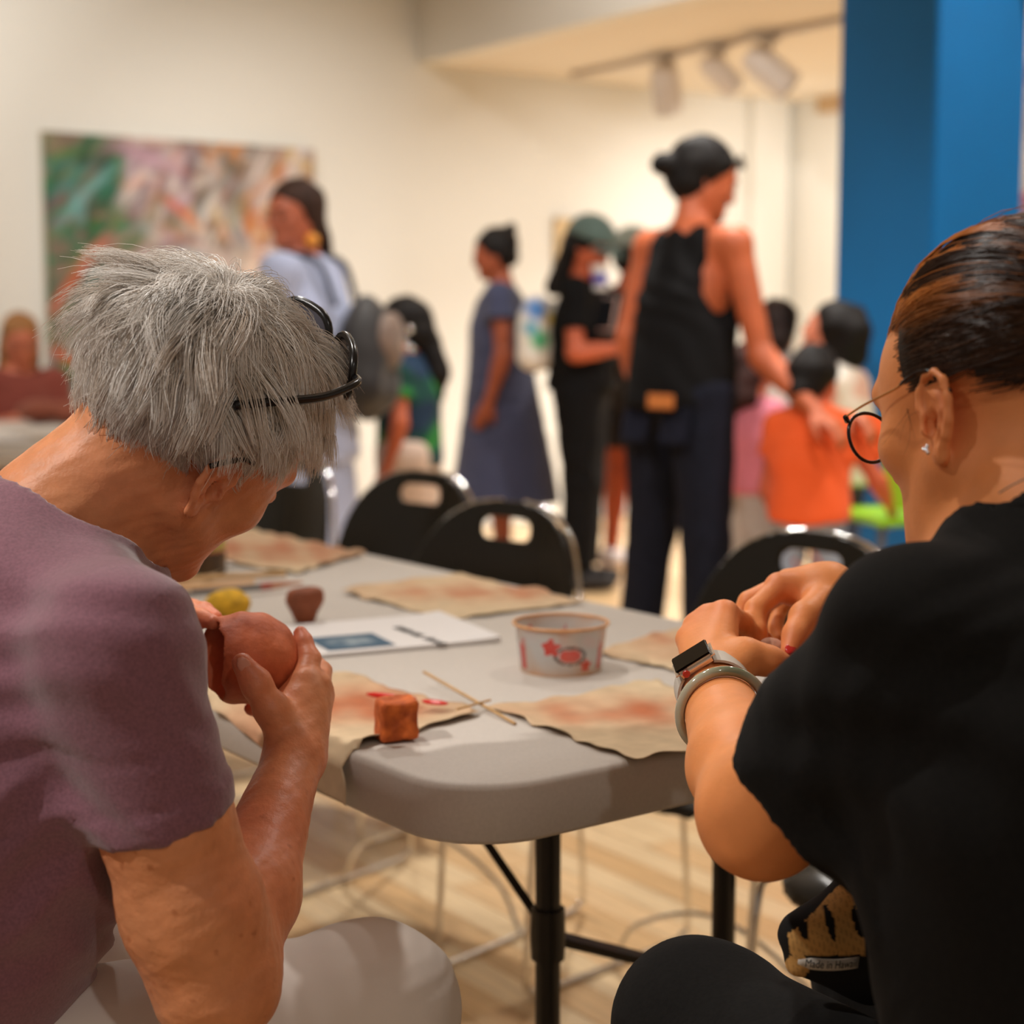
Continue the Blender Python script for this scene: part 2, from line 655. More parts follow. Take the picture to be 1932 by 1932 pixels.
def build_floor():
    rnd = random.Random(4)
    pw, gap = 0.083, 0.0014
    lens = [0.9, 1.2, 1.5, 1.8]
    protos = {}
    for li, L in enumerate(lens):
        for mi in range(4):
            b = MB()
            b.box((0, 0, -0.010), (L - gap, pw - gap, 0.020), None, 0.0012)
            me_o = b.build('plank', m_plank[mi], floor, False)
            protos[(li, mi)] = me_o.data
            bpy.data.objects.remove(me_o)
    origin = np.array([0.3, 3.2])
    cand = []
    for row in range(-62, 84):
        s = -6.2 + rnd.random() * 1.2
        while s < 8.2:
            li = rnd.randrange(4)
            L = lens[li]
            c = origin + u2 * (row * pw) + v2 * (s + L / 2)
            s += L
            if np.dot(c - W0, v2) > 0.3 or np.dot(c - CORNER, u2) > 0.3 or c[1] < -0.6:
                continue
            vis = c[1] > 1.5 and abs(c[0]) < 0.34 * c[1] + 0.5
            cand.append((c[1] if vis else c[1] + 60, c, li, rnd.randrange(4)))
    cand.sort(key=lambda q: q[0])
    ang = math.atan2(v2[1], v2[0])
    for _, c, li, mi in cand[:295]:
        o = bpy.data.objects.new('plank', protos[(li, mi)])
        o.location = (c[0], c[1], 0)
        o.rotation_euler = (0, 0, ang)
        link(o, floor)
    rest = [MB() for _ in range(4)]
    vs, fs, mi_ = [], [], []
    for _, c, li, mi in cand[295:]:
        L, n = lens[li] - gap, len(vs)
        for z in (0.0, -0.019):
            for a, b in ((-1, -1), (1, -1), (1, 1), (-1, 1)):
                q = c + v2 * (a * L / 2) + u2 * (b * (pw - gap) / 2)
                vs.append((q[0], q[1], z))
        for f in ((0, 3, 2, 1), (0, 1, 5, 4), (1, 2, 6, 5), (2, 3, 7, 6), (3, 0, 4, 7)):
            fs.append(tuple(i + n for i in f))
            mi_.append(mi)
    o = mesh_obj('planks_beyond', vs, fs, m_plank, floor, False)
    o.data.polygons.foreach_set('material_index', mi_)
    # planks run along v2: their noise must stretch the same way
    tag(o, kind='stuff')


build_floor()

# ------------------------------------------------------------------ painting
def build_painting():
    w, h_, z1 = 1.46, 1.30, 2.075
    t = thing('painting', 'large unframed abstract painting with dense green, pink, white and orange strokes', 'painting',
              (*(W0 + u2 * w / 2 - v2 * 0.03), z1 - h_))
    nx, ny = 230, 200
    rs = np.random.RandomState(11)
    X, Y = np.meshgrid(np.linspace(0, 1, nx), np.linspace(0, 1, ny), indexing='ij')
    img = np.zeros((nx, ny, 3))
    img[:] = lin(120, 105, 90)
    g = [lin(20, 92, 80), lin(38, 120, 84), lin(70, 120, 50), lin(30, 60, 50), lin(90, 150, 150), lin(120, 130, 50)]
    pk = [lin(196, 170, 182), lin(170, 130, 140), lin(214, 200, 196), lin(112, 82, 92), lin(200, 150, 130), lin(150, 140, 110)]
    wt = [lin(222, 210, 200), lin(206, 190, 188), lin(220, 150, 90), lin(208, 110, 70), lin(222, 190, 120), lin(150, 170, 180), lin(226, 214, 206)]
    lo_ = [lin(100, 118, 60), lin(208, 96, 56), lin(96, 70, 72), lin(140, 130, 70), lin(40, 74, 52), lin(190, 170, 172), lin(60, 110, 70)]

    def stroke(cx, cy, ang, L, wd, c, al=0.85):
        ca, sa = math.cos(ang), math.sin(ang)
        a = (X - cx) * ca + (Y - cy) * sa
        b = -(X - cx) * sa + (Y - cy) * ca + 0.08 * a * a / max(L, 0.02)
        m = np.clip(1.4 - np.maximum(np.abs(a) / L, np.abs(b) / wd) * 1.2, 0, 1) * al
        m *= 0.75 + 0.25 * np.sin(b / wd * 9)
        img[:] = img * (1 - m[..., None]) + np.array(c) * m[..., None]
    for i in range(520):
        cx, cy = rs.rand(), rs.rand()
        q = rs.rand()
        if cx < 0.24 + 0.08 * rs.rand() and q < 0.85:
            pal = g
        elif cx > 0.5 and cy > 0.45 and q < 0.85:
            pal = wt
        elif cy < 0.5 and q < 0.75:
            pal = lo_
        else:
            pal = pk
        s = 1.35 - 0.85 * i / 520
        stroke(cx, cy, rs.choice([0.9, 1.1, 0.6, 2.3, 1.5, 0.1]) + rs.normal() * 0.3, (0.03 + 0.10 * rs.rand()) * s, (0.012 + 0.028 * rs.rand()) * s, np.array(pal[rs.randint(len(pal))]) * (0.55 + 0.6 * rs.rand()))
    for (x, y, a, L, wd, c) in ((0.13, 0.52, 0.95, 0.17, 0.022, lin(204, 104, 72)), (0.05, 0.40, 1.0, 0.10, 0.022, lin(200, 96, 64)),
                                (0.10, 0.16, -0.45, 0.12, 0.028, lin(214, 88, 44)), (0.47, 0.74, -0.7, 0.08, 0.02, lin(205, 96, 60)),
                                (0.36, 0.93, -0.35, 0.16, 0.03, lin(186, 150, 165)), (0.52, 0.90, 1.3, 0.10, 0.022, lin(98, 74, 84)),
                                (0.14, 0.78, 0.85, 0.18, 0.02, lin(120, 170, 168)), (0.92, 0.95, 1.1, 0.10, 0.018, lin(214, 208, 214)),
                                (0.75, 0.52, 0.2, 0.06, 0.04, lin(228, 214, 196)), (0.98, 0.9, 1.4, 0.10, 0.012, lin(170, 130, 70))):
        stroke(x, y, a, L, wd, c, 0.95)
    vs = np.stack([(X.ravel() - 0.5) * w, np.zeros(X.size), Y.ravel() * h_], 1)
    rot = np.array([[u2[0], 0, 0], [u2[1], 0, 0], [0, 0, 1.0]])
    vs = vs @ rot.T
    vs[:, 0] += -v2[0] * 0.012
    vs[:, 1] += -v2[1] * 0.012
    i, j = np.meshgrid(np.arange(nx - 1), np.arange(ny - 1), indexing='ij')
    a = (i * ny + j).ravel()
    fc = np.stack([a, a + ny, a + ny + 1, a + 1], 1)
    mesh_obj('painted_face', vs, fc, mat('paint_strokes', rough=0.55, vcol=True, bump=(120, 0.2, 0.002)), t, True, img.reshape(-1, 3))
    b = MB()
    b.box((v2[0] * 0.009, v2[1] * 0.009, h_ / 2), (w, 0.034, h_), [U2, V2, ZUP], 0.002)
    b.build('stretcher', mat('canvas_edge', lin(200, 190, 172), 0.9), t, False)


build_painting()

# small framed works far back
def small_frame(c, w, h_, nrm, along, fcol, pcol, label):
    t = thing('framed_print', label, 'picture', (c[0], c[1], c[2]))
    b = MB()
    nz = np.array([nrm[0], nrm[1], 0.0])
    al = np.array([along[0], along[1], 0.0])
    for s in (-1, 1):
        b.box(al * s * w / 2, (0.02, 0.03, h_ + 0.02), [al, nz, ZUP])
        b.box(ZUP * s * h_ / 2, (w + 0.02, 0.03, 0.02), [al, nz, ZUP])
    b.build('frame', fcol, t, False)
    b = MB()
    b.box(nz * -0.004, (w - 0.02, 0.012, h_ - 0.02), [al, nz, ZUP])
    b.build('print', pcol, t, False)


m_print = mat('pale_print', lin(214, 190, 150), 0.8, noise=(12, 0.25))
m_print2 = mat('teal_print', lin(40, 140, 160), 0.7, noise=(9, 0.6, lin(210, 90, 60)))
pf = W0 + u2 * 3.16 - v2 * 0.02
small_frame((pf[0], pf[1], 1.56), 0.2, 0.42, -v2, u2, mat('frame_wood', lin(210, 186, 146), 0.6), m_print,
            'pale narrow framed print on the cream wall behind the woman in the cap')
pf = CORNER - v2 * 1.86 - u2 * 0.02
small_frame((pf[0], pf[1], 1.72), 0.5, 0.36, -u2, v2, mat('frame_white', lin(236, 230, 220), 0.6), m_print2,
            'colourful teal print on the far wall past the blue column')

# ------------------------------------------------------------------ track lighting under the low ceiling
m_lampw = mat('lamp_white', lin(205, 196, 188), 0.45)
m_lampd = mat('lamp_inside', lin(60, 55, 50), 0.5)
RAIL0 = W0 + u2 * 3.0 - v2 * 0.35
rl = MB()
rl.box((*(RAIL0 - v2 * 2.2), ZC_LOW - 0.018), (0.035, 4.6, 0.034), [U2, V2, ZUP], 0.003)
rail = rl.build('track_rail', m_lampw, None, False)
tag(rail, 'white lighting rail running under the low ceiling', 'track rail')


def track_head(s, aim, sc, label):
    p = RAIL0 - v2 * s
    t = thing('track_light', label, 'lamp', (p[0], p[1], ZC_LOW - 0.036), 'track lights under the low ceiling')
    aim = unit(aim)
    b = MB()
    b.box((0, 0, -0.012), (0.035, 0.11, 0.024), [U2, V2, ZUP], 0.004)
    b.tube([(0, 0, -0.02), (0, 0, -0.085 * sc)], 0.011, 10)
    b.build('stem', m_lampw, t, True, auto=40)
    c = np.array([0, 0, -0.12 * sc])
    x = unit(np.cross(aim, [0.3, 0.2, 1]))
    y = np.cross(aim, x)
    b = MB()
    r = 0.062 * sc
    b.lathe([(0.3 * r, -0.11 * sc), (0.8 * r, -0.10 * sc), (r, -0.05 * sc), (r, 0.10 * sc), (0.9 * r, 0.10 * sc), (0.85 * r, 0.05 * sc)], c, 24, [x, y, aim])
    b.build('housing', m_lampw, t, True, auto=40)
    b = MB()
    b.lathe([(0.2 * r, 0.05 * sc), (0.85 * r, 0.052 * sc)], c, 24, [x, y, aim])
    b.build('lens', m_lampd, t, True)


track_head(0.72, np.array([0.15, 0.4, -0.9]), 1.25, 'white track lamp pointing straight down on the rail, deepest in the room')
track_head(1.14, np.array([0.7, 0.35, -0.6]), 1.05, 'slim white track lamp between two larger ones on the rail')
track_head(1.50, np.array([0.75, -0.15, -0.65]), 1.30, 'fat white track lamp tilted sideways beside the blue column')
# ================================================================== TABLE AND CHAIRS
TZ = 0.74
TW, TL = 0.76, 2.44
CN = np.array([-0.047, 1.433])
TROT = R(36.5)
ut = np.array([math.cos(TROT), math.sin(TROT)])
vt = np.array([-math.sin(TROT), math.cos(TROT)])                # nearest table corner
m_tab = mat('table_plastic', lin(196, 188, 179), 0.55, noise=(260, 0.05), bump=(420, 0.12, 0.0006))
m_black = mat('black_steel', lin(22, 20, 20), 0.35, metal=0.0)
m_chrome = mat('chrome', (0.82, 0.80, 0.78), 0.09, metal=1.0)
m_shell = mat('black_shell', lin(40, 38, 33), 0.25, bump=(300, 0.05, 0.0006))


def rounded_top(w, l, rad, prof, nseg=10):
    """plan outline rounded by rad; prof = list of (inset, z)"""
    vs, fs = [], []
    n = 4 * (nseg + 1)
    for ins, z in prof:
        for ci, (sx, sy) in enumerate(((1, 1), (-1, 1), (-1, -1), (1, -1))):
            for k in range(nseg + 1):
                a = ci * math.pi / 2 + k / nseg * math.pi / 2
                r_ = max(rad - ins, 0.001)
                vs.append((sx * (w / 2 - rad) + r_ * math.cos(a), sy * (l / 2 - rad) + r_ * math.sin(a), z))
    for i in range(len(prof) - 1):
        for k in range(n):
            fs.append((i * n + k, i * n + (k + 1) % n, (i + 1) * n + (k + 1) % n, (i + 1) * n + k))
    fs.append(tuple(range(n))[::-1])
    fs.append(tuple((len(prof) - 1) * n + k for k in range(n)))
    return vs, fs


def folding_table(corner, label, L=TL, w=TW, rot=TROT, detail=True):
    # local x along the table's width, y along its length, origin on the floor under the middle
    ca, sa = math.cos(rot), math.sin(rot)
    ux, vx = np.array([ca, sa]), np.array([-sa, ca])
    c = np.array(corner) + ux * w / 2 + vx * L / 2
    t = thing('folding_table', label, 'table', (c[0], c[1], 0), None, rot)
    vs, fs = rounded_top(w, L, 0.095, [(0.018, TZ - 0.060), (0.004, TZ - 0.058), (0.0, TZ - 0.053), (0.0, TZ - 0.008), (0.0025, TZ - 0.0025), (0.008, TZ)])
    o = mesh_obj('tabletop', vs, fs, m_tab, t, True)
    o.data.set_sharp_from_angle(angle=R(50))
    for s in (-1, 1):
        y = s * (L / 2 - 0.27)
        xs = (-0.07, 0.21)
        for x in xs:
            b = MB()
            b.tube([(x, y, TZ - 0.05), (x, y, 0.02)], 0.0150, 14)
            leg = b.build('leg', m_black, t, True, auto=50)
            b = MB()
            b.lathe([(0.019, 0.0), (0.020, 0.03), (0.0165, 0.034)], (x, y, 0), 14)
            b.build('foot_cap', m_black, leg, True, auto=50)
        b = MB()
        b.tube([(xs[0] - 0.1, y, TZ - 0.062), (xs[1] + 0.1, y, TZ - 0.062)], 0.012, 10)
        b.build('hinge_bar', m_black, t, True, auto=50)
        for (q0, q1) in (((xs[0], y - s * 0.015, 0.47), (xs[0], y - s * 0.36, TZ - 0.055)), ((xs[0], y - s * 0.012, 0.455), (xs[1], y - s * 0.012, 0.335))):
            q0, q1 = np.array(q0), np.array(q1)
            ax2 = unit(q1 - q0)
            ax1 = unit(np.cross(ax2, [0.3, 0.9, 0.1]))
            b = MB()
            b.box((q0 + q1) / 2, (0.010, np.linalg.norm(q1 - q0), 0.026), [ax1, ax2, np.cross(ax1, ax2)], 0.002)
            b.build('brace', m_black, t, False)
        b = MB()
        b.lathe([(0.020, -0.03), (0.021, 0.0), (0.020, 0.03)], (xs[0], y, 0.46), 14)
        b.build('collar', m_black, t, True, auto=50)
    return t


folding_table(CN, 'long pale plastic folding table with clay work, cloths and papers on it')


# ------------------------------------------------------------------ chairs
def build_chair():
    t = thing('stacking_chair', 'black plastic stacking chair', 'chair')
    # local: y = forward (towards the sitter's knees), x = sitter's left, origin on the floor
    # backrest: arched shell with a hand slot, hollowed towards the sitter
    hw = 0.235

    def back_f(X):
        x, y, z = X[:, 0], X[:, 1], X[:, 2]
        zz = (z - 0.50) / 0.30
        ycen = -0.215 - 0.16 * (z - 0.45) + 0.9 * x * x
        slab_d = np.abs(y - ycen) - 0.006
        e = (np.abs(x) / hw) ** 2.6 + np.clip(zz, 0, 9) ** 2.6
        out = (e ** (1 / 2.6) - 1) * 0.22
        low = 0.50 - z
        slot = (np.maximum(np.abs(x) - 0.045, 0) ** 2 + (z - 0.742) ** 2) ** 0.5 - 0.022
        return np.maximum(np.maximum(slab_d, out), np.maximum(low, -slot)).astype(np.float32)
    pr = [dict(t='f', f=back_f, k=0.0, clip=None, op='+')]
    V, Fq = polygonize(pr, 0.006, lo=(-0.26, -0.32, 0.48), hi=(0.26, -0.12, 0.86), B=12, smooth_it=1, slack=0.02)
    mesh_obj('backrest', V, Fq, m_shell, t, True)

    def seat_f(X):
        x, y, z = X[:, 0], X[:, 1], X[:, 2]
        zc = 0.448 - 0.022 * np.exp(-((x / 0.16) ** 2 + ((y + 0.03) / 0.15) ** 2)) - 0.9 * np.clip(y - 0.13, 0, 1) ** 2 * 3 + 1.2 * np.clip(-y - 0.15, 0, 1) ** 2
        e = ((np.abs(x) / 0.235) ** 3.5 + (np.abs(y) / 0.215) ** 3.5) ** (1 / 3.5)
        rim = np.clip((e - 0.82) * 0.10, 0, 1)
        return np.maximum((np.abs(z - zc + rim) - 0.008) * 0.8, (e - 1) * 0.2).astype(np.float32)
    pr = [dict(t='f', f=seat_f, k=0.0, clip=None, op='+')]
    V, Fq = polygonize(pr, 0.007, lo=(-0.26, -0.25, 0.36), hi=(0.26, 0.25, 0.50), B=12, smooth_it=1, slack=0.02)
    mesh_obj('seat', V, Fq, m_shell, t, True)
    for s in (-1, 1):
        b = MB()
        xs = s * 0.240
        path = [(s * 0.19, 0.13, 0.425), (xs, 0.15, 0.415), (xs, 0.175, 0.36), (xs, 0.20, 0.06), (xs, 0.19, 0.018), (xs, 0.15, 0.008),
                (xs, -0.16, 0.008), (xs, -0.20, 0.018), (xs, -0.215, 0.06), (xs, -0.185, 0.44), (xs, -0.205, 0.55), (s * 0.224, -0.218, 0.64),
                (s * 0.180, -0.248, 0.733), (s * 0.108, -0.272, 0.784), (s * 0.03, -0.280, 0.797)]
        b.tube(smooth_path(path, 5), 0.0058, 8)
        b.build('side_frame', m_chrome, t, True, auto=60)
    b = MB()
    b.tube([(-0.24, -0.19, 0.42), (0.24, -0.19, 0.42)], 0.0058, 8)
    b.build('crossbar', m_chrome, t, True, auto=60)
    b = MB()
    b.tube([(-0.2, 0.13, 0.42), (0.2, 0.13, 0.42)], 0.0058, 8)
    b.build('crossbar', m_chrome, t, True, auto=60)
    b = MB()
    b.tube(smooth_path([(-0.242, -0.02, 0.012), (-0.18, -0.02, 0.10), (0, -0.02, 0.16), (0.18, -0.02, 0.10), (0.242, -0.02, 0.012)], 6), 0.0048, 8)
    b.build('wire_stretcher', m_chrome, t, True, auto=60)
    return t


def copy_thing(o, loc, rotz, label, group=None):
    c = o.copy()
    COL.objects.link(c)
    c.location = loc
    c.rotation_euler = (0, 0, rotz)
    c['label'] = label
    if group: c['group'] = group
    def rec(src, dst):
        for ch in src.children:
            d = ch.copy()
            COL.objects.link(d)
            d.parent = dst
            d.matrix_parent_inverse = ch.matrix_parent_inverse
            rec(ch, d)
    rec(o, c)
    return c


CHAIR = build_chair()
bpy.context.view_layer.update()
GRP_CH = 'black stacking chairs around the folding table'


def place_chair(first, xy, fwd, label):
    rz = math.atan2(fwd[1], fwd[0]) - math.pi / 2
    if first:
        CHAIR.location = (xy[0], xy[1], 0)
        CHAIR.rotation_euler = (0, 0, rz)
        tag(CHAIR, label, 'chair', GRP_CH)
        return CHAIR
    return copy_thing(CHAIR, (xy[0], xy[1], 0), rz, label, GRP_CH)


FARC = CN + ut * TW                            # far-side near corner
row = [(-0.02, 3.34, 0.22, 'empty black chair across the table from the women, nearest the clear plastic tub'),
       (0.515, 2.84, 0.10, 'empty black chair with its handle slot right beside the black T-shirt shoulder'),
       (-0.235, 4.04, 0.24, 'empty black chair in the row behind the table, just past the pale blue coat'),
       (-0.62, 4.55, 0.16, 'black chair at the far end of the row, half behind the grey-haired head'),
       (0.81, 2.20, 0.0, 'black chair whose glossy seat shows under the bare elbow')]
for i, (bx_, by_, wob, lab) in enumerate(row):      # where the middle of each backrest stands
    fw = unit(np.array([-ut[0] - wob * vt[0], -ut[1] - wob * vt[1]]))
    place_chair(i == 0, np.array([bx_, by_]) + fw * 0.245, fw, lab)
# ================================================================== THINGS ON THE TABLE
m_linen = mat('linen', vcol=True, rough=0.95, noise=(35, 0.16), bump=(900, 0.35, 0.0012))
m_clay = mat('wet_clay', lin(212, 116, 74), 0.6, noise=(22, 0.38, lin(156, 70, 38)), bump=(70, 0.5, 0.004), sss=0.04)
m_claydark = mat('clay_dark', lin(150, 82, 52), 0.75, noise=(30, 0.35), bump=(90, 0.5, 0.003))
m_clayor = mat('clay_orange', lin(198, 98, 34), 0.75, noise=(60, 0.4, lin(150, 62, 18)), bump=(110, 0.6, 0.003))
m_paper = mat('white_paper', lin(228, 224, 222), 0.7)
m_stick = mat('bamboo', lin(206, 164, 110), 0.6, noise=(60, 0.2), stretch=(1, 1, 8))


def clay_cols(base, stain, spots):
    def f(V):
        c = np.tile(np.array(base), (len(V), 1))
        for (x, y, rx, ry, a) in spots:
            w = np.exp(-(((V[:, 0] - x) / rx) ** 2 + ((V[:, 1] - y) / ry) ** 2)) * a
            w = np.clip(w * (1 + 0.5 * sines(V * np.array([1, 1, 0]), 90, 3)), 0, 1)[:, None]
            c = c * (1 - w) + np.array(stain) * w
        return c
    return f


def cloth_sheet(label, corners, stains, seed, lift=0.004, droop=None, nx=60, ny=44, base=None):
    """limp canvas square lying on the table; corners are world xy in order"""
    c = [np.array(q, float)[:2] for q in corners]
    rs = np.random.RandomState(seed)
    org = sum(c) / 4
    a, b = np.meshgrid(np.linspace(0, 1, nx), np.linspace(0, 1, ny), indexing='ij')
    edge = 0.012 * (np.sin(a * 17 + seed) + 0.6 * np.sin(a * 41 + seed * 2)) * 0.2
    edge2 = 0.012 * (np.sin(b * 15 + seed) + 0.6 * np.sin(b * 37 + seed * 3)) * 0.2
    pos = ((1 - a) * (1 - b))[..., None] * c[0] + (a * (1 - b))[..., None] * c[1] + (a * b)[..., None] * c[2] + ((1 - a) * b)[..., None] * c[3]
    uu, vv = unit(c[1] - c[0]), unit(c[3] - c[0])
    pos = pos + (edge * (1 - 2 * b))[..., None] * vv * 1.0 + (edge2 * (1 - 2 * a))[..., None] * uu
    XY = np.concatenate([pos, np.zeros(pos.shape[:2] + (1,))], -1).reshape(-1, 3)
    rim = np.minimum(np.minimum(a, 1 - a), np.minimum(b, 1 - b)).ravel()
    wav = np.abs(sines(XY, 26, seed)) * 0.5 + np.abs(sines(XY, 55, seed + 1)) * 0.5
    z = TZ + 0.0012 + wav * (0.0018 + lift * np.exp(-rim / 0.06) * 1.6)
    if droop is not None:
        # hang over the long near side of the table
        s = (XY[:, :2] - CN) @ ut
        over = np.clip(0.012 - s, 0, 1)
        z = np.where(over > 0, TZ + 0.002 - np.clip(over - 0.006, 0, 1) * 0.9, z)
        shift = np.where(over > 0, over - np.minimum(over, 0.018), 0)
        XY[:, :2] += shift[:, None] * ut * 0.92 - (over > 0.018)[:, None] * ut * 0.004
    V = np.column_stack([XY[:, 0], XY[:, 1], z])
    n = len(V)
    V2_ = V.copy()
    V2_[:, 2] -= 0.0009
    i, j = np.meshgrid(np.arange(nx - 1), np.arange(ny - 1), indexing='ij')
    q = (i * ny + j).ravel()
    top = np.stack([q, q + ny, q + ny + 1, q + 1], 1)
    bot = top[:, ::-1] + n
    per = [k * ny for k in range(nx)] + [(nx - 1) * ny + k for k in range(1, ny)] + [k * ny + ny - 1 for k in range(nx - 2, -1, -1)] + [k for k in range(ny - 2, 0, -1)]
    side = np.array([(per[k], per[k] + n, per[(k + 1) % len(per)] + n, per[(k + 1) % len(per)]) for k in range(len(per))])
    allv = np.concatenate([V, V2_])
    cols = clay_cols(base or lin(220, 196, 160), lin(192, 112, 72), stains)(allv)
    o = mesh_obj('canvas_cloth', allv - np.array([org[0], org[1], TZ]), np.concatenate([top, bot, side]), m_linen, None, True, cols)
    o.location = (org[0], org[1], TZ)
    return tag(o, label, 'cloth', 'canvas work cloths on the folding table')


def tp(x, y):
    return T(x, y, TZ)[:2]


def sp(x, y, rx, ry, a):
    q = tp(x, y)
    return (q[0], q[1], rx, ry, a)


# nearest cloth under the grey-haired woman's work, hanging over the edge
cloth_sheet('stained canvas cloth slipping over the table edge behind the bare forearm', [tp(905, 1350), tp(660, 1285), tp(352, 1287), tp(590, 1440)],
            [sp(690, 1335, 0.09, 0.07, 0.95), sp(610, 1325, 0.08, 0.06, 0.8), sp(780, 1300, 0.05, 0.02, 0.5), sp(470, 1350, .05, .05, .45)], 3, 0.006, droop=True)
cloth_sheet('clay-stained canvas cloth with a curling edge beside the wristwatch', [tp(925, 1340), tp(1195, 1440), tp(1500, 1385), tp(1230, 1290)],
            [sp(1180, 1345, 0.13, 0.06, 0.75), sp(1270, 1340, 0.1, 0.05, 0.5)], 5, 0.005)
cloth_sheet('canvas cloth lying between the plastic tub and the black chair', [tp(1125, 1235), tp(1300, 1275), tp(1560, 1225), tp(1330, 1172)],
            [sp(1230, 1205, 0.12, 0.08, 0.45), sp(1300, 1235, .1, .05, .3)], 8, 0.006)
cloth_sheet('canvas cloth on the far side of the table behind the brochure', [tp(640, 1120), tp(850, 1172), tp(1105, 1140), tp(870, 1088)],
            [sp(960, 1118, 0.16, 0.1, 0.55), sp(800, 1120, 0.1, 0.08, 0.3)], 13, 0.006)
cloth_sheet('canvas cloth at the far end of the table beside the glass jar', [tp(405, 1062), tp(560, 1085), tp(690, 1047), tp(440, 1000)],
            [sp(500, 1035, 0.25, 0.16, 0.6), sp(600, 1052, .15, .1, .4)], 17, 0.006)
cloth_sheet('canvas cloth under the paint tray near the glass jar', [tp(90, 1150), tp(330, 1135), tp(420, 1085), tp(180, 1080)],
            [sp(260, 1110, 0.1, 0.1, 0.4)], 19, 0.005)


# ------------------------------------------------------------------ brochure pad
def brochure():
    A, B_, D = tp(945, 1212), tp(800, 1152), tp(520, 1250)
    a0 = np.array(A)
    ax = unit(np.append(D - a0, 0))
    ay = unit(np.append(np.array(B_) - a0, 0))
    ay = unit(ay - ax * np.dot(ax, ay))
    L, Wd = 0.40, 0.215
    t = thing('brochure', 'white printed booklet with a dark blue square lying on the table', 'booklet', (a0[0], a0[1], TZ))
    nx = 24
    vs, fs = [], []
    for i in range(nx + 1):
        s = i / nx * L
        for z in (0.0045 + 0.006 * math.exp(-s / 0.03) * 0.6, 0.0008):
            for w in (0, Wd):
                vs.append(ax * s + ay * w + ZUP * (z + 0.0006))
    for i in range(nx):
        k = i * 4
        fs += [(k, k + 1, k + 5, k + 4), (k + 2, k + 6, k + 7, k + 3), (k, k + 4, k + 6, k + 2), (k + 1, k + 3, k + 7, k + 5)]
    fs += [(0, 2, 3, 1), (nx * 4, nx * 4 + 1, nx * 4 + 3, nx * 4 + 2)]
    mesh_obj('pages', vs, fs, m_paper, t, False)

    def loc(px, py):
        q = np.append(T(px, py, TZ + 0.006)[:2] - a0, 0)
        return np.dot(q, ax), np.dot(q, ay)
    # blue square with a pale motif
    s0, w0 = loc(662, 1210)
    g = 26
    X, Y = np.meshgrid(np.linspace(-0.5, 0.5, g), np.linspace(-0.5, 0.5, g), indexing='ij')
    sz = 0.092
    V = (s0 + X.ravel() * sz)[:, None] * ax + (w0 + Y.ravel() * sz)[:, None] * ay + ZUP * 0.0058
    m = np.clip(1.3 - ((X / 0.36) ** 2 + (Y / 0.3) ** 2), 0, 1).ravel() * (0.45 + 0.4 * sines(np.column_stack([X.ravel(), Y.ravel(), 0 * X.ravel()]), 22, 5))
    cols = np.array(lin(30, 78, 106)) * (1 - np.clip(m, 0, 0.6))[:, None] + np.array(lin(170, 184, 190)) * np.clip(m, 0, 0.6)[:, None]
    i, j = np.meshgrid(np.arange(g - 1), np.arange(g - 1), indexing='ij')
    a = (i * g + j).ravel()
    mesh_obj('printed_square', V, np.stack([a, a + g, a + g + 1, a + 1], 1), mat('print_ink', rough=0.6, vcol=True), t, True, cols)
    # the heading: a row of heavy dark characters too blurred to read
    p0, p1 = np.array(loc(748, 1183)), np.array(loc(838, 1216))
    rs = random.Random(2)
    dirv = unit(p1 - p0)
    prp = np.array([-dirv[1], dirv[0]])
    n = 11
    b = MB()
    for k in range(n):
        if k == 6:
            continue
        q = p0 + (p1 - p0) * ((k + 0.5) / n)
        stp = np.linalg.norm(p1 - p0) / n
        d3 = dirv[0] * ax + dirv[1] * ay
        n3 = prp[0] * ax + prp[1] * ay
        c3 = q[0] * ax + q[1] * ay + ZUP * 0.0062
        typ = rs.randrange(3)
        b.box(c3 - d3 * stp * 0.24, (stp * 0.26, 0.013, 0.0006), [d3, n3, ZUP])
        if typ != 1:
            b.box(c3 + d3 * stp * 0.22, (stp * 0.24, 0.013, 0.0006), [d3, n3, ZUP])
        if typ != 2:
            b.box(c3, (stp * 0.6, 0.0034, 0.0006), [d3, n3, ZUP])
    o = b.build('heading', mat('black_ink', lin(40, 38, 40), 0.6), t, False)
    o['kind'] = 'stuff'


brochure()


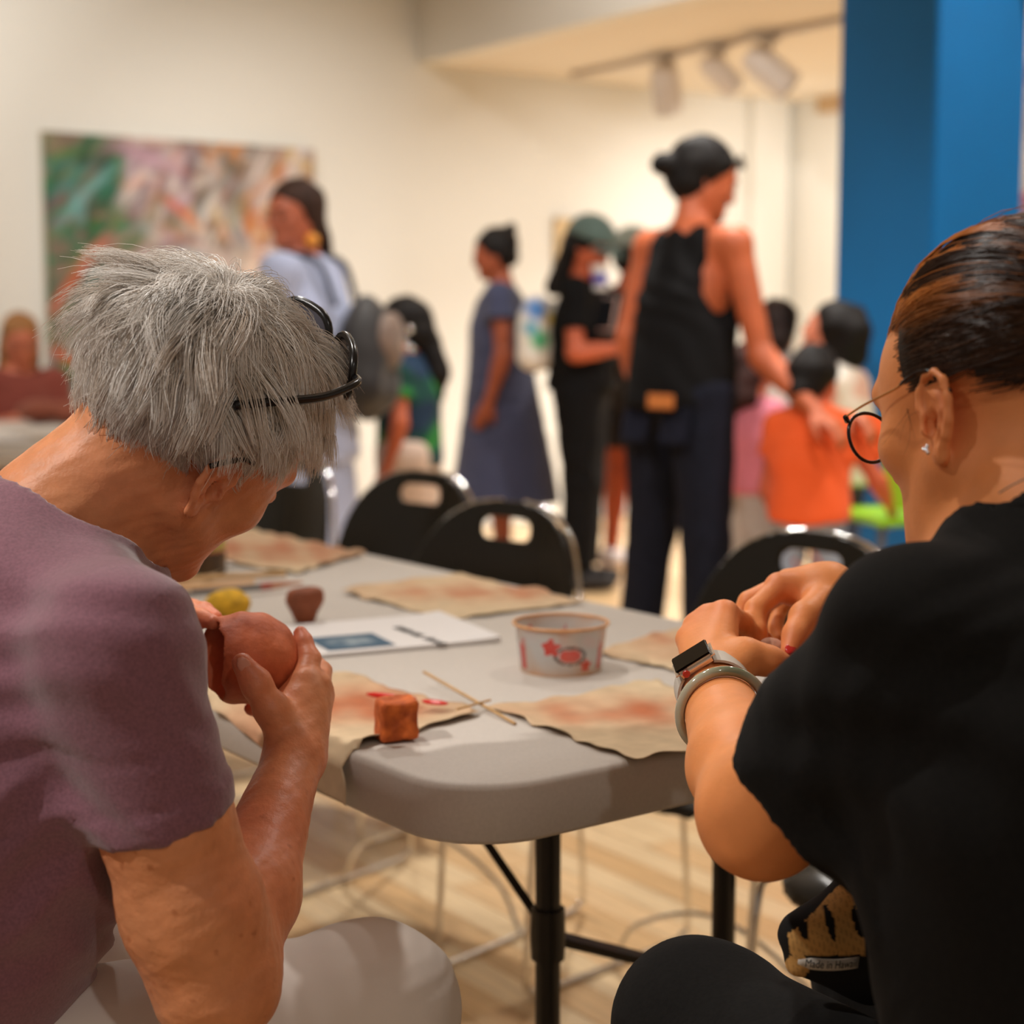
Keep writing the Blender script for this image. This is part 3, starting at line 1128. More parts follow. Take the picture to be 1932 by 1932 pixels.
# ------------------------------------------------------------------ clear plastic tub with red print
def plastic_tub():
    c = T(1058, 1262, TZ)
    t = thing('plastic_tub', 'clear round plastic tub printed with red flowers and a dark oval', 'tub', (c[0], c[1], TZ))
    nt_, nz_ = 180, 36
    r0, r1, H = 0.050, 0.0565, 0.058
    vs, cs = [], []
    ang0 = math.atan2(-c[1], -c[0])          # towards the camera

    def flower(a, z, a0, z0, rr):
        x, y = (a - a0) * 0.053, z - z0
        th, r_ = math.atan2(y, x), math.hypot(x, y)
        return r_ < rr * (0.82 + 0.18 * math.cos(5 * th - 1.5))
    for k in range(nz_ + 1):
        z = H * k / nz_
        for i in range(nt_):
            a = 2 * math.pi * i / nt_
            r = r0 + (r1 - r0) * (z / H)
            vs.append((r * math.cos(a), r * math.sin(a), z))
            rel = (a - ang0 + math.pi) % (2 * math.pi) - math.pi      # + is to the right of the camera's view
            col, al = np.array(lin(196, 196, 194)), 0.0
            for off in (0.0, 2.15, -2.15):
                q = (rel - off + math.pi) % (2 * math.pi) - math.pi
                ex = (((q - 0.22) * 0.053) / 0.0185) ** 2 + ((z - 0.026) / 0.0105) ** 2
                if 0.76 < ex < 1.22:
                    col, al = np.array(lin(70, 48, 44)), 1
                elif ex < 0.55:
                    col, al = np.array(lin(214, 78, 66)), 1
                if flower(q, z, -0.22, 0.036, 0.0120) or flower(q, z, 0.62, 0.013, 0.0085):
                    col, al = np.array(lin(208, 44, 26)), 1
                if abs(q + 1.05) < 0.11 and 0.006 < z < 0.046 - 0.012 * abs(math.sin(q * 40)):
                    col, al = np.array(lin(196, 74, 66)), 1
            if al == 0:
                w = math.exp(-z / 0.006) * 0.75 + math.exp(-(H - z) / 0.004) * 0.75
                w += 0.25 * max(0, math.sin(a * 5 + z * 60))
                col = col * (1 - min(w, 1)) + np.array(lin(200, 142, 84)) * min(w, 1)
            cs.append(col)
    fs = [(k * nt_ + i, k * nt_ + (i + 1) % nt_, (k + 1) * nt_ + (i + 1) % nt_, (k + 1) * nt_ + i) for k in range(nz_) for i in range(nt_)]
    m = mat('tub_plastic', vcol=True, rough=0.22, alpha=0.86, spec=0.5)
    mesh_obj('wall', vs, np.array(fs), m, t, True, np.array(cs))
    b = MB()
    b.lathe([(0.001, 0.002), (0.047, 0.002), (0.0502, 0.0006), (0.049, 0.0)], n=60)
    b.build('base', mat('tub_base', lin(170, 120, 70), 0.3), t, True, auto=40)
    b = MB()
    b.tube([((r1 + 0.0016) * math.cos(a), (r1 + 0.0016) * math.sin(a), H) for a in np.linspace(0, 2 * math.pi, 64, endpoint=False)], 0.0019, 8, closed=True)
    b.build('rim', mat('tub_rim', lin(216, 158, 104), 0.35, noise=(60, 0.2)), t, True)


plastic_tub()


# ------------------------------------------------------------------ clay pieces
def lump(name, label, c, prims, h, material, disp=None, group=None, cat='clay'):
    o = blob(name, prims, h, material, None, disp)
    v = np.array([p_.co for p_ in o.data.vertices])
    mid = np.array([v[:, 0].mean(), v[:, 1].mean(), v[:, 2].min()])
    o.data.transform(Matrix.Translation(-Vector(mid)))
    o.location = mid if c is None else c
    return tag(o, label, cat, group)


q = T(576, 1176, TZ)
lump('clay_pot', 'small brown clay cup standing on the table beside the booklet', (q[0], q[1], TZ), [
    cone((0, 0, 0.014), (0, 0, 0.032), 0.0175, 0.0275, 0.01, clip=[((0, 0, 0.0), (0, 0, -1)), ((0, 0, 0.048), (0, 0, 1))]), ell((0.003, 0, 0.043), (0.023, 0.023, 0.009), k=0.008)], 0.003, m_claydark, lambda X, d: d + 0.0014 * sines(X, 120, 2))
q = T(745, 1402, TZ)


def cube_f(X):
    p_ = np.abs(X - np.array([0, 0, 0.0185], np.float32)) - np.array([0.0155, 0.0150, 0.0165], np.float32)
    return (np.linalg.norm(np.maximum(p_, 0), axis=1) + np.minimum(p_.max(1), 0) - 0.0035).astype(np.float32)


V, Fq = polygonize([dict(t='f', f=cube_f, k=0, clip=None, op='+'), ell((0.004, 0.0, 0.0405), (0.014, 0.013, 0.004), k=0.004, op='-')], 0.0018,
                   lambda X, d: d + 0.0016 * sines(X, 160, 7) + 0.0009 * sines(X, 420, 8), lo=(-0.025, -0.025, -0.006), hi=(0.025, 0.025, 0.045), B=12, slack=0.01)
V[:, 2] -= V[:, 2].min()
o = mesh_obj('clay_block', V, Fq, m_clayor)
o.location = (q[0], q[1] + 0.014, TZ + 0.0005)
o.rotation_euler = (0, 0, 0.35)
tag(o, 'small orange-brown block of clay on the bare table corner', 'clay')

q = T(430, 1168, TZ)
lump('sponge', 'round yellow sponge behind the clay bowl on the table', (q[0], q[1], TZ), [ell((0, 0, 0.022), (0.033, 0.030, 0.022), k=0.01)], 0.003,
     mat('sponge_yellow', lin(226, 176, 48), 0.9, noise=(60, 0.35), bump=(120, 0.8, 0.004)), lambda X, d: d + 0.0014 * sines(X, 200, 4), cat='sponge')

# wooden sticks and the red tool
def rod(name, label, p0, p1, r, material, cat, z0=0.004, z1=0.004, group=None, n=8):
    a, b_ = T(*p0, TZ), T(*p1, TZ)
    mid = (a + b_) / 2
    b = MB()
    b.tube([np.array([a[0], a[1], TZ + z0]) - mid, np.array([b_[0], b_[1], TZ + z1]) - mid], r, n)
    o = b.build(name, material, None, True, auto=50)
    o.location = mid
    return tag(o, label, cat, group)


rod('wooden_skewer', 'long thin wooden skewer lying across two cloths', (800, 1293), (972, 1369), 0.0018, m_stick, 'stick', 0.016, 0.0022, 'sticks on the table')
rod('wooden_skewer', 'short wooden stick crossing under the long skewer', (862, 1357), (925, 1336), 0.0014, m_stick, 'stick', 0.011, 0.009, 'sticks on the table')

tt = thing('modelling_tool', 'translucent red plastic modelling tool beside the clay block', 'tool', (*T(775, 1340, TZ)[:2], TZ))
a, b_ = T(692, 1330, TZ) - T(775, 1340, TZ), T(850, 1350, TZ) - T(775, 1340, TZ)
m_red = mat('red_plastic', lin(206, 44, 36), 0.25, sss=0.2)
pth = [a + (b_ - a) * k / 12 + ZUP * 0.0125 for k in range(13)]
bb = MB()
bb.tube(pth[:8], [0.0012, 0.003, 0.0036, 0.0036, 0.0034, 0.0032, 0.003, 0.003], 10)
bb.build('handle', m_red, tt, True)
V, Fq = polygonize([ell(a + (b_ - a) * 0.82 + ZUP * 0.0125, (0.017, 0.0075, 0.0026), [unit(b_ - a), np.cross(ZUP, unit(b_ - a)), ZUP])], 0.0016, smooth_it=1)
mesh_obj('blade', V, Fq, m_red, tt, True)


# ------------------------------------------------------------------ glass jar, tray of tools, paper
def glass_jar():
    c = T(388, 1083, TZ)
    t = thing('glass_jar', 'glass jar with dark liquid and a pale yellow top half on the table', 'jar', (c[0], c[1], TZ))
    b = MB()
    b.lathe([(0.030, 0.0), (0.034, 0.004), (0.034, 0.115), (0.030, 0.125)], n=36)
    b.build('upper_body', mat('jar_yellow', lin(214, 196, 112), 0.25, alpha=0.85), t, True, auto=40)
    b = MB()
    b.lathe([(0.027, 0.001), (0.0346, 0.003), (0.0346, 0.038), (0.0342, 0.040)], n=36)
    b.build('dark_liquid', mat('jar_dark', lin(92, 74, 58), 0.2, noise=(40, 0.5), stretch=(1, 1, 0.1)), t, True, auto=40)
    b = MB()
    b.tube([(0.0345 * math.cos(x), 0.0345 * math.sin(x), 0.041) for x in np.linspace(0, 6.283, 40, endpoint=False)], 0.002, 6, closed=True)
    b.build('ring', mat('jar_ring', lin(190, 110, 70), 0.4), t, True)


glass_jar()
rod('wooden_ruler', 'flat wooden strip lying beside the glass jar', (300, 1106), (540, 1092), 0.005, m_stick, 'stick', 0.009, 0.009, 'wooden strips by the jar', 4)
rod('wooden_ruler', 'pale wooden strip in front of the painted brush', (255, 1122), (480, 1108), 0.006, mat('pale_wood', lin(222, 178, 130), 0.6), 'stick', 0.007, 0.007, 'wooden strips by the jar', 4)
bt = thing('paint_brush', 'paint brush with dark handle and red band lying by the jar', 'brush', (*T(440, 1125, TZ)[:2], TZ))
a, b_ = T(310, 1140, TZ) - T(440, 1125, TZ), T(570, 1112, TZ) - T(440, 1125, TZ)
for nm, f0, f1, r0, r1, mm in (('handle', 0.0, 0.68, 0.004, 0.0055, mat('brush_grey', lin(112, 108, 106), 0.4)), ('band', 0.68, 0.76, 0.006, 0.006, mat('brush_red', lin(170, 70, 50), 0.4)),
                               ('bristles', 0.76, 1.0, 0.006, 0.002, mat('bristle', lin(196, 130, 96), 0.8))):
    bb = MB()
    bb.tube([a + (b_ - a) * f0 + ZUP * 0.011, a + (b_ - a) * f1 + ZUP * 0.011], [r0, r1], 10)
    bb.build(nm, mm, bt, True, auto=50)
q = T(300, 1068, TZ)
bb = MB()
bb.box((0, 0, 0.004), (0.24, 0.30, 0.003), [U2, V2, ZUP])
o = bb.build('paper_sheet', m_paper, None, False)
o.location = (q[0] - 0.05, q[1] + 0.05, TZ)
tag(o, 'blank white paper sheet on the table below the bent chin', 'paper')
# ================================================================== FIGURE TOOLKIT
def skin_mat(name, base, dark, rough=0.48, bumpy=0.25, scale=30, sss=0.12):
    return mat(name, vcol=True, rough=rough, noise=(scale, 0.14), bump=(260, bumpy, 0.0012), sss=sss)


def frame_from(f, up=(0, 0, 1), roll=0.0):
    """rows right, forward, up for a head or body looking along f"""
    f = unit(f)
    r = unit(np.cross(f, up))
    u = np.cross(r, f)
    if roll:
        c, s = math.cos(roll), math.sin(roll)
        r, u = r * c + u * s, u * c - r * s
    return np.array([r, f, u])


def head_prims(c, A, s=1.0, ears=True, sex='f', detail=True, k=0.02):
    """c skull centre, A rows (right, forward, up)"""
    W_ = lambda x, y, z: np.asarray(c) + s * (x * A[0] + y * A[1] + z * A[2])
    pr = [ell(W_(0, -0.012, 0.020), np.array([0.074, 0.095, 0.084]) * s, A, 0.02),
          ell(W_(0, 0.030, 0.000), np.array([0.066, 0.068, 0.080]) * s, A, 0.03 * s),
          ell(W_(0, 0.034, -0.056), np.array([0.056, 0.056, 0.060]) * s, A, 0.03 * s),
          cone(W_(0.052, 0.005, -0.062), W_(0.014, 0.076, -0.104), 0.018 * s, 0.016 * s, 0.03 * s),
          cone(W_(-0.052, 0.005, -0.062), W_(-0.014, 0.076, -0.104), 0.018 * s, 0.016 * s, 0.03 * s),
          ell(W_(0, 0.080, -0.103), np.array([0.020, 0.016, 0.016]) * s, A, 0.015 * s)]
    for sx in (-1, 1):
        pr.append(ell(W_(sx * 0.044, 0.058, -0.034), np.array([0.022, 0.022, 0.018]) * s, A, 0.02 * s))
        pr.append(ell(W_(sx * 0.028, 0.084, 0.014), np.array([0.020, 0.010, 0.009]) * s, A, 0.015 * s))
    for sx in (-1, 1):
        pr.append(ell(W_(sx * 0.031, 0.100, -0.010), np.array([0.015, 0.013, 0.011]) * s, A, 0.014 * s, op='-'))
        pr.append(ell(W_(sx * 0.031, 0.084, -0.010), np.array([0.012, 0.0115, 0.0105]) * s, A, 0.004 * s))
    pr.append(cone(W_(0, 0.094, 0.004), W_(0, 0.112, -0.040), 0.008 * s, 0.011 * s, 0.012 * s))
    for sx in (-1, 1):
        pr.append(ell(W_(sx * 0.012, 0.100, -0.045), np.array([0.008, 0.010, 0.007]) * s, A, 0.008 * s))
    pr.append(ell(W_(0, 0.092, -0.069), np.array([0.022, 0.010, 0.0055]) * s, A, 0.006 * s))
    pr.append(ell(W_(0, 0.090, -0.080), np.array([0.018, 0.010, 0.006]) * s, A, 0.005 * s))
    if ears:
        for sx in (-1, 1):
            pr += ear_prims(c, A, s, sx, detail)
    return pr


def ear_prims(c, A, s, sx, detail=True):
    base = np.array([sx * 0.0755, -0.006, -0.030])
    a_ = unit(np.array([-0.17 * sx, 0.95, 0.10]))          # towards the face
    b_ = unit(np.array([0.05 * sx, -0.16, 1.0]))            # up along the ear
    b_ = unit(b_ - a_ * np.dot(a_, b_))
    n_ = np.cross(a_, b_) * (1 if np.cross(a_, b_)[0] * sx > 0 else -1)
    L = lambda a, b, o=0.0: np.asarray(c) + s * ((base + a_ * a + b_ * b + n_ * o) @ A)
    ax = np.array([a_ @ A, b_ @ A, n_ @ A])
    m = 0.001
    pr = [ell(L(-2 * m, 2 * m, 1 * m), np.array([0.0165, 0.027, 0.0032]) * s, ax, 0.006 * s)]
    if not detail:
        return pr + [cone(L(-16 * m, 18 * m, 4 * m), L(-14 * m, -10 * m, 4 * m), 0.004 * s, 0.004 * s, 0.004 * s)]
    hel = [(9, -1), (15, 9), (14, 20), (6, 29), (-6, 31), (-16, 24), (-19.5, 10), (-18, -4), (-13, -15), (-8, -22)]
    for (p0, p1) in zip(hel[:-1], hel[1:]):
        pr.append(cone(L(p0[0] * m, p0[1] * m, 5.0 * m), L(p1[0] * m, p1[1] * m, 5.0 * m), 0.0031 * s, 0.0031 * s, 0.0025 * s))
    ant = [(3, 19), (-6, 14), (-10, 3), (-8, -8), (0, -15)]
    for (p0, p1) in zip(ant[:-1], ant[1:]):
        pr.append(cone(L(p0[0] * m, p0[1] * m, 3.6 * m), L(p1[0] * m, p1[1] * m, 3.6 * m), 0.0026 * s, 0.0026 * s, 0.003 * s))
    pr.append(ell(L(-2 * m, -27 * m, 3 * m), np.array([0.0085, 0.0085, 0.004]) * s, ax, 0.004 * s))
    pr.append(ell(L(11 * m, -7 * m, 5 * m), np.array([0.004, 0.006, 0.004]) * s, ax, 0.004 * s))
    pr.append(ell(L(3 * m, -4 * m, 4.5 * m), np.array([0.0075, 0.0095, 0.0055]) * s, ax, 0.003 * s, op='-'))
    pr.append(ell(L(-1 * m, 24 * m, 5.5 * m), np.array([0.010, 0.004, 0.004]) * s, ax, 0.002 * s, op='-'))
    return pr


def finger(pts, r, k=0.004):
    out = []
    for i in range(len(pts) - 1):
        out.append(cone(pts[i], pts[i + 1], r[i], r[i + 1], k))
    return out


def simple_hand(wrist, direc, normal, s=1.0, curl=0.5, spread=1.0, side=1):
    """relaxed hand; direc = towards fingertips, normal = back of hand, side = +1 thumb along normal x direc"""
    d, n = unit(direc), unit(normal)
    n = unit(n - d * np.dot(n, d))
    lat = np.cross(n, d) * side
    w = np.asarray(wrist)
    pr = [ell(w + d * 0.048 * s, np.array([0.040, 0.046, 0.015]) * s, np.array([lat, d, n]), 0.02 * s)]
    for i, (o, L) in enumerate(((0.027, 0.072), (0.009, 0.080), (-0.009, 0.074), (-0.026, 0.058))):
        p0 = w + d * 0.085 * s + lat * o * s
        a1, a2, a3 = curl * 0.5, curl * 1.2, curl * 1.7
        dd = lambda a: d * math.cos(a) - n * math.sin(a)
        p1 = p0 + dd(a1) * L * 0.45 * s
        p2 = p1 + dd(a2) * L * 0.32 * s
        p3 = p2 + dd(a3) * L * 0.23 * s
        pr += finger([p0 - d * 0.03 * s, p0, p1, p2, p3], [0.011 * s, 0.0095 * s, 0.0085 * s, 0.0078 * s, 0.0065 * s])
    t0 = w + d * 0.02 * s + lat * 0.022 * s
    t1 = t0 + unit(d * 0.6 + lat * 0.75 - n * 0.2) * 0.042 * s
    t2 = t1 + unit(d * 0.9 + lat * 0.3 - n * 0.3) * 0.030 * s
    t3 = t2 + unit(d * 1.0 + lat * 0.05 - n * 0.3) * 0.026 * s
    pr += finger([t0, t1, t2, t3], [0.015 * s, 0.012 * s, 0.010 * s, 0.008 * s], 0.008)
    return pr


def limb(a, b, c, ra, rb, rc, bulge=0.0, k=0.02):
    """shoulder-elbow-wrist or hip-knee-ankle"""
    a, b, c = (np.asarray(x, float) for x in (a, b, c))
    out = [cone(a, b, ra, rb, k), cone(b, c, rb, rc, k)]
    if bulge:
        out.append(cone(b + (c - b) * 0.12, b + (c - b) * 0.42, rb * 0.9 + bulge, rb * 0.8 + bulge * 0.7, k))
    return out


def sphere_mask_cap(c, A, s, radii, cen, mask, n=46, rough=0.0, seed=0):
    """part of an ellipsoid shell kept where mask(n) - the base of the hair"""
    th = np.linspace(0, math.pi, n)
    ph = np.linspace(0, 2 * math.pi, 2 * n, endpoint=False)
    TH, PH = np.meshgrid(th, ph, indexing='ij')
    N = np.stack([np.sin(TH) * np.cos(PH), np.sin(TH) * np.sin(PH), np.cos(TH)], -1).reshape(-1, 3)
    rr = 1 + rough * sines(N.astype(np.float32), 9, seed)
    loc = np.array(cen) + N * np.array(radii) * rr[:, None]
    Wd = np.asarray(c) + s * (loc @ A)
    m2 = 2 * n
    i, j = np.meshgrid(np.arange(n - 1), np.arange(m2), indexing='ij')
    a, b = (i * m2 + j).ravel(), (i * m2 + (j + 1) % m2).ravel()
    Fq = np.stack([a, a + m2, b + m2, b], 1)
    ok = mask(N)
    Fq = Fq[ok[Fq].all(1)]
    used = np.unique(Fq)
    mp = -np.ones(len(Wd), int)
    mp[used] = np.arange(len(used))
    return Wd[used], mp[Fq]


def strands_mesh(name, paths, r0, cols, material, parent, tip=0.35):
    """paths (N, K, 3) world; three-sided hair tubes"""
    N, K, _ = paths.shape
    tg = np.gradient(paths, axis=1)
    tg /= np.linalg.norm(tg, axis=2, keepdims=True) + 1e-9
    ref = np.array([0.31, 0.77, 0.55])
    a = np.cross(tg, ref)
    a /= np.linalg.norm(a, axis=2, keepdims=True) + 1e-9
    b = np.cross(tg, a)
    t = np.linspace(0, 1, K)
    rad = (np.asarray(r0).reshape(-1, 1) * (1 - (1 - tip) * t ** 2))[..., None]
    V = np.stack([paths + rad * (math.cos(q) * a + math.sin(q) * b) for q in (0, 2.094, 4.189)], 2)   # N K 3 3
    V = V.reshape(-1, 3)
    base = (np.arange(N)[:, None, None] * K + np.arange(K - 1)[None, :, None]) * 3
    k = np.arange(3)[None, None, :]
    k2 = (k + 1) % 3
    Fq = np.stack([base + k, base + k2, base + 3 + k2, base + 3 + k], -1).reshape(-1, 4)
    C = np.repeat(cols, K * 3, axis=0)
    return mesh_obj(name, V, Fq, material, parent, True, C, world=True)


def hair_material(name, rough=0.42, spec=0.5):
    if name in MATS:
        return MATS[name]
    m = mat(name, vcol=True, rough=rough, spec=spec)
    b = m.node_tree.nodes['Principled BSDF']
    b.inputs['Anisotropic'].default_value = 0.5
    nt = m.node_tree
    tr = nt.nodes.new('ShaderNodeBsdfTranslucent')
    at = nt.nodes.new('ShaderNodeVertexColor')
    at.layer_name = 'Col'
    nt.links.new(at.outputs['Color'], tr.inputs['Color'])
    mx = nt.nodes.new('ShaderNodeMixShader')
    mx.inputs[0].default_value = 0.12
    nt.links.new(b.outputs[0], mx.inputs[1])
    nt.links.new(tr.outputs[0], mx.inputs[2])
    nt.links.new(mx.outputs[0], nt.nodes['Material Output'].inputs['Surface'])
    return m


def garment(name, outer, holes, h, material, parent, disp=None, smooth_it=2, label=None):
    pr = list(outer)
    for q in holes:
        q = dict(q)
        q['op'] = '-'
        pr.append(q)
    o = blob(name, pr, h, material, parent, disp, smooth_it=smooth_it)
    if label:
        o['label'] = label
    return o
# ================================================================== THE GREY-HAIRED WOMAN
def folds(X, f, seed, direction, amp, sharp=2.0):
    """directional cloth creases"""
    d = unit(direction).astype(np.float32)
    w = sines(X, f * 0.45, seed) * 1.4
    s = np.sin(X @ d * f + w * 2.2)
    e = np.clip(0.5 + 0.7 * sines(X, f * 0.35, seed + 9), 0, 1)
    return amp * (np.abs(s) ** sharp - 0.5) * e


def build_grey_woman():
    root = thing('person', 'seated person with short silver hair in a mauve T-shirt shaping a clay bowl', 'person', (-0.55, 1.30, 0.0))
    fw = np.array([U2[0], U2[1], 0])
    rt = np.array([U2[1], -U2[0], 0])
    hp, hy = R(-33), R(34)
    A = frame_from(np.array([math.sin(hy) * math.cos(hp), math.cos(hy) * math.cos(hp), math.sin(hp)]), roll=R(-26))
    hc = P(368, 794, 1.40)
    N = P(108, 985, 1.37)
    shR = P(222, 1215, 1.21)
    shL = N - (shR - N) * np.array([1, 1, 0]) + np.array([0, 0, (shR - N)[2]])
    elR, wrR = P(408, 1850, 1.26), P(556, 1425, 1.46)
    elL, wrL = P(95, 1420, 1.66), P(292, 1172, 1.56)
    pel = np.array([-0.56, 1.30, 0.56])
    chest = N * 0.62 + pel * 0.38 + np.array([0, 0, 0.0])
    skin_b, skin_r = np.array(lin(226, 150, 103)), np.array(lin(228, 130, 96))

    pr = head_prims(hc, A, 1.0, True)
    W_ = lambda x, y, z: hc + x * A[0] + y * A[1] + z * A[2]
    pr += [cone(N + ZUP * 0.0, W_(0, -0.030, -0.050), 0.062, 0.052, 0.03), cone(N - ZUP * 0.03 + fw * 0.03, W_(0, 0.02, -0.085), 0.055, 0.036, 0.03),
           cone(N - ZUP * 0.06, shR - ZUP * 0.006, 0.046, 0.036, 0.03), cone(N - ZUP * 0.06, shL - ZUP * 0.006, 0.046, 0.036, 0.03),
           ell(chest, (0.12, 0.09, 0.14), np.array([rt, fw, ZUP]), 0.03), cone(chest, pel, 0.08, 0.08, 0.03)]
    mid = P(312, 1548, 1.235)
    pr += [cone(shR, mid, 0.040, 0.046, 0.02), cone(mid, P(362, 1710, 1.25), 0.048, 0.0515, 0.02), cone(P(362, 1710, 1.25), elR, 0.0515, 0.049, 0.02)]
    pr += [cone(elR, elR + (wrR - elR) * 0.35, 0.041, 0.040, 0.02), cone(elR + (wrR - elR) * 0.35, wrR, 0.040, 0.0245, 0.02)]
    pr += limb(shL, elL, wrL, 0.042, 0.042, 0.026, 0.004)
    # right hand round the bowl
    palm = P(556, 1345, 1.49)
    ix = [P(574, 1288, 1.495), P(583, 1243, 1.515), P(573, 1212, 1.525), P(567, 1194, 1.53)]
    md = [P(599, 1296, 1.505), P(606, 1268, 1.55), P(585, 1245, 1.58), P(560, 1240, 1.585)]
    rg = [P(603, 1316, 1.515), P(604, 1298, 1.57), P(560, 1300, 1.60), P(520, 1312, 1.59)]
    pk = [P(592, 1345, 1.52), P(575, 1340, 1.57), P(520, 1345, 1.575), P(472, 1338, 1.545)]
    th = [P(545, 1392, 1.46), P(515, 1340, 1.455), P(482, 1288, 1.45), P(458, 1252, 1.447)]
    base = wrR + (palm - wrR) * 0.25
    pr += [cone(wrR, palm, 0.025, 0.026, 0.015), cone(wrR, ix[0], 0.020, 0.014, 0.012), cone(wrR, md[0], 0.020, 0.0135, 0.012),
           cone(wrR, rg[0], 0.020, 0.013, 0.012), cone(wrR, pk[0], 0.020, 0.012, 0.012)]
    pr += finger(ix, [0.0125, 0.0105, 0.0085, 0.0066], 0.004) + finger(md, [0.0125, 0.0105, 0.009, 0.007], 0.003)
    pr += finger(rg, [0.012, 0.010, 0.0088, 0.007], 0.003) + finger(pk, [0.0105, 0.009, 0.008, 0.0064], 0.003)
    pr += finger(th, [0.017, 0.0155, 0.0125, 0.0098], 0.008)
    # left hand resting on the bowl's top
    lp = P(322, 1165, 1.56)
    pr += [cone(wrL, lp, 0.024, 0.020, 0.012)]
    pr += finger([lp, P(350, 1158, 1.55), P(378, 1166, 1.525), P(402, 1174, 1.505)], [0.013, 0.0105, 0.0092, 0.0068], 0.004)
    pr += finger([lp + np.array([0, 0.012, 0.004]), P(358, 1148, 1.57), P(385, 1152, 1.555), P(408, 1166, 1.54)], [0.012, 0.0095, 0.0085, 0.0065], 0.003)
    pr += finger([lp + np.array([0, 0.020, -0.004]), P(350, 1150, 1.60), P(385, 1160, 1.59), P(410, 1180, 1.575)], [0.012, 0.0095, 0.0085, 0.0065], 0.003)
    pr += finger([lp + np.array([0.0, -0.012, -0.012]), P(338, 1188, 1.53), P(356, 1205, 1.52), P(372, 1222, 1.515)], [0.014, 0.012, 0.010, 0.008], 0.005)

    tips = [ix[-1], md[-1], th[-1], rg[-1], pk[-1], P(402, 1174, 1.505), P(408, 1166, 1.54)]

    def cols(V):
        Vf = V.astype(np.float32)
        c = np.tile(skin_b, (len(V), 1))
        w = np.zeros(len(V))
        for t_ in tips:
            w = np.maximum(w, np.exp(-np.linalg.norm(V - t_, axis=1) / 0.035))
        w = np.maximum(w, 0.55 * np.exp(-np.linalg.norm(V - W_(0.08, -0.01, -0.03), axis=1) / 0.03))
        fore = np.clip(1 - np.linalg.norm(V - (wrR + elR) / 2, axis=1) / 0.17, 0, 1)
        w = np.clip(np.maximum(w, fore * 0.75) + 0.12 * sines(Vf, 60, 5), 0, 1)[:, None]
        c = c * (1 - w) + skin_r * w
        spot_ = np.clip(sines(Vf, 430, 12, 7) - 0.9, 0, 1)[:, None] * 1.6          # age spots
        arm = np.clip(1 - np.linalg.norm(V - elR, axis=1) / 0.34, 0, 1)[:, None]
        c = c * (1 - np.clip(spot_ * arm * 1.6, 0, 0.34) * np.array([0.7, 1.0, 1.2]))
        clayw = np.clip(sines(Vf, 230, 31, 6) - 0.25, 0, 1) * np.clip(1 - np.linalg.norm(V - palm, axis=1) / 0.11, 0, 1)
        c = c * (1 - 0.35 * clayw[:, None]) + np.array(lin(226, 190, 170)) * 0.35 * clayw[:, None]
        return c

    def disp(X, d):
        return d + 0.0006 * sines(X, 150, 2) + 0.0004 * sines(X, 420, 4)
    m_skin = mat('skin_older', vcol=True, rough=0.46, noise=(55, 0.16), bump=(240, 0.36, 0.0014), sss=0.10)
    blob('body', pr, 0.0024, m_skin, root, disp, cols, smooth_it=1)

    # thumb nail
    nd = unit(th[3] - th[2])
    nn = unit(P(452, 1246, 1.40) - P(452, 1246, 1.447))
    nn = unit(nn - nd * np.dot(nn, nd))
    blob('thumb_nail', [ell(th[3] - nd * 0.001 + nn * 0.0082, (0.0062, 0.0088, 0.0018), np.array([np.cross(nd, nn), nd, nn]))], 0.0012,
         mat('nail', lin(214, 146, 122), 0.25), root)

    # ---- T-shirt
    m_shirt = mat('mauve_jersey', lin(132, 88, 102), 0.92, noise=(420, 0.22), bump=(160, 0.25, 0.002), sheen=0.35)
    armd = unit(P(322, 1600, 1.24) - P(275, 1440, 1.225))
    hemR = P(308, 1548, 1.235)
    armL = unit(elL - shL)
    hemL = shL + armL * 0.17
    outer = [cone(N - ZUP * 0.058, shR + ZUP * 0.006, 0.064, 0.052, 0.04), cone(N - ZUP * 0.055, shL + ZUP * 0.018, 0.066, 0.060, 0.05),
             ell(chest + rt * 0.0, (0.185, 0.135, 0.20), np.array([rt, fw, ZUP]), 0.06),
             cone(chest - ZUP * 0.02, pel + ZUP * 0.02, 0.135, 0.165, 0.06),
             cone(chest - ZUP * 0.04 + rt * 0.06, pel + rt * 0.05, 0.12, 0.13, 0.06), cone(chest - ZUP * 0.04 - rt * 0.06, pel - rt * 0.05, 0.12, 0.13, 0.06),
             cone(shR - ZUP * 0.008, hemR + armd * 0.06, 0.056, 0.0555, 0.035, clip=[(hemR, armd)]),
             cone(shL, hemL + armL * 0.06, 0.072, 0.066, 0.045, clip=[(hemL, armL)]),
             cone(N - ZUP * 0.02 + fw * 0.01, N - ZUP * 0.06, 0.075, 0.09, 0.04)]
    neck_ax = unit(W_(0, -0.02, -0.06) - N)
    neck_p = N + neck_ax * 0.028
    pel_cut = pel - ZUP * 0.06
    nk = cone(N - neck_ax * 0.02, N + neck_ax * 0.12, 0.062, 0.105, 0.006)
    holes = [nk, cone(hemL - armL * 0.012, hemL + armL * 0.1, 0.057, 0.06, 0.002)]

    hem_c = hemR

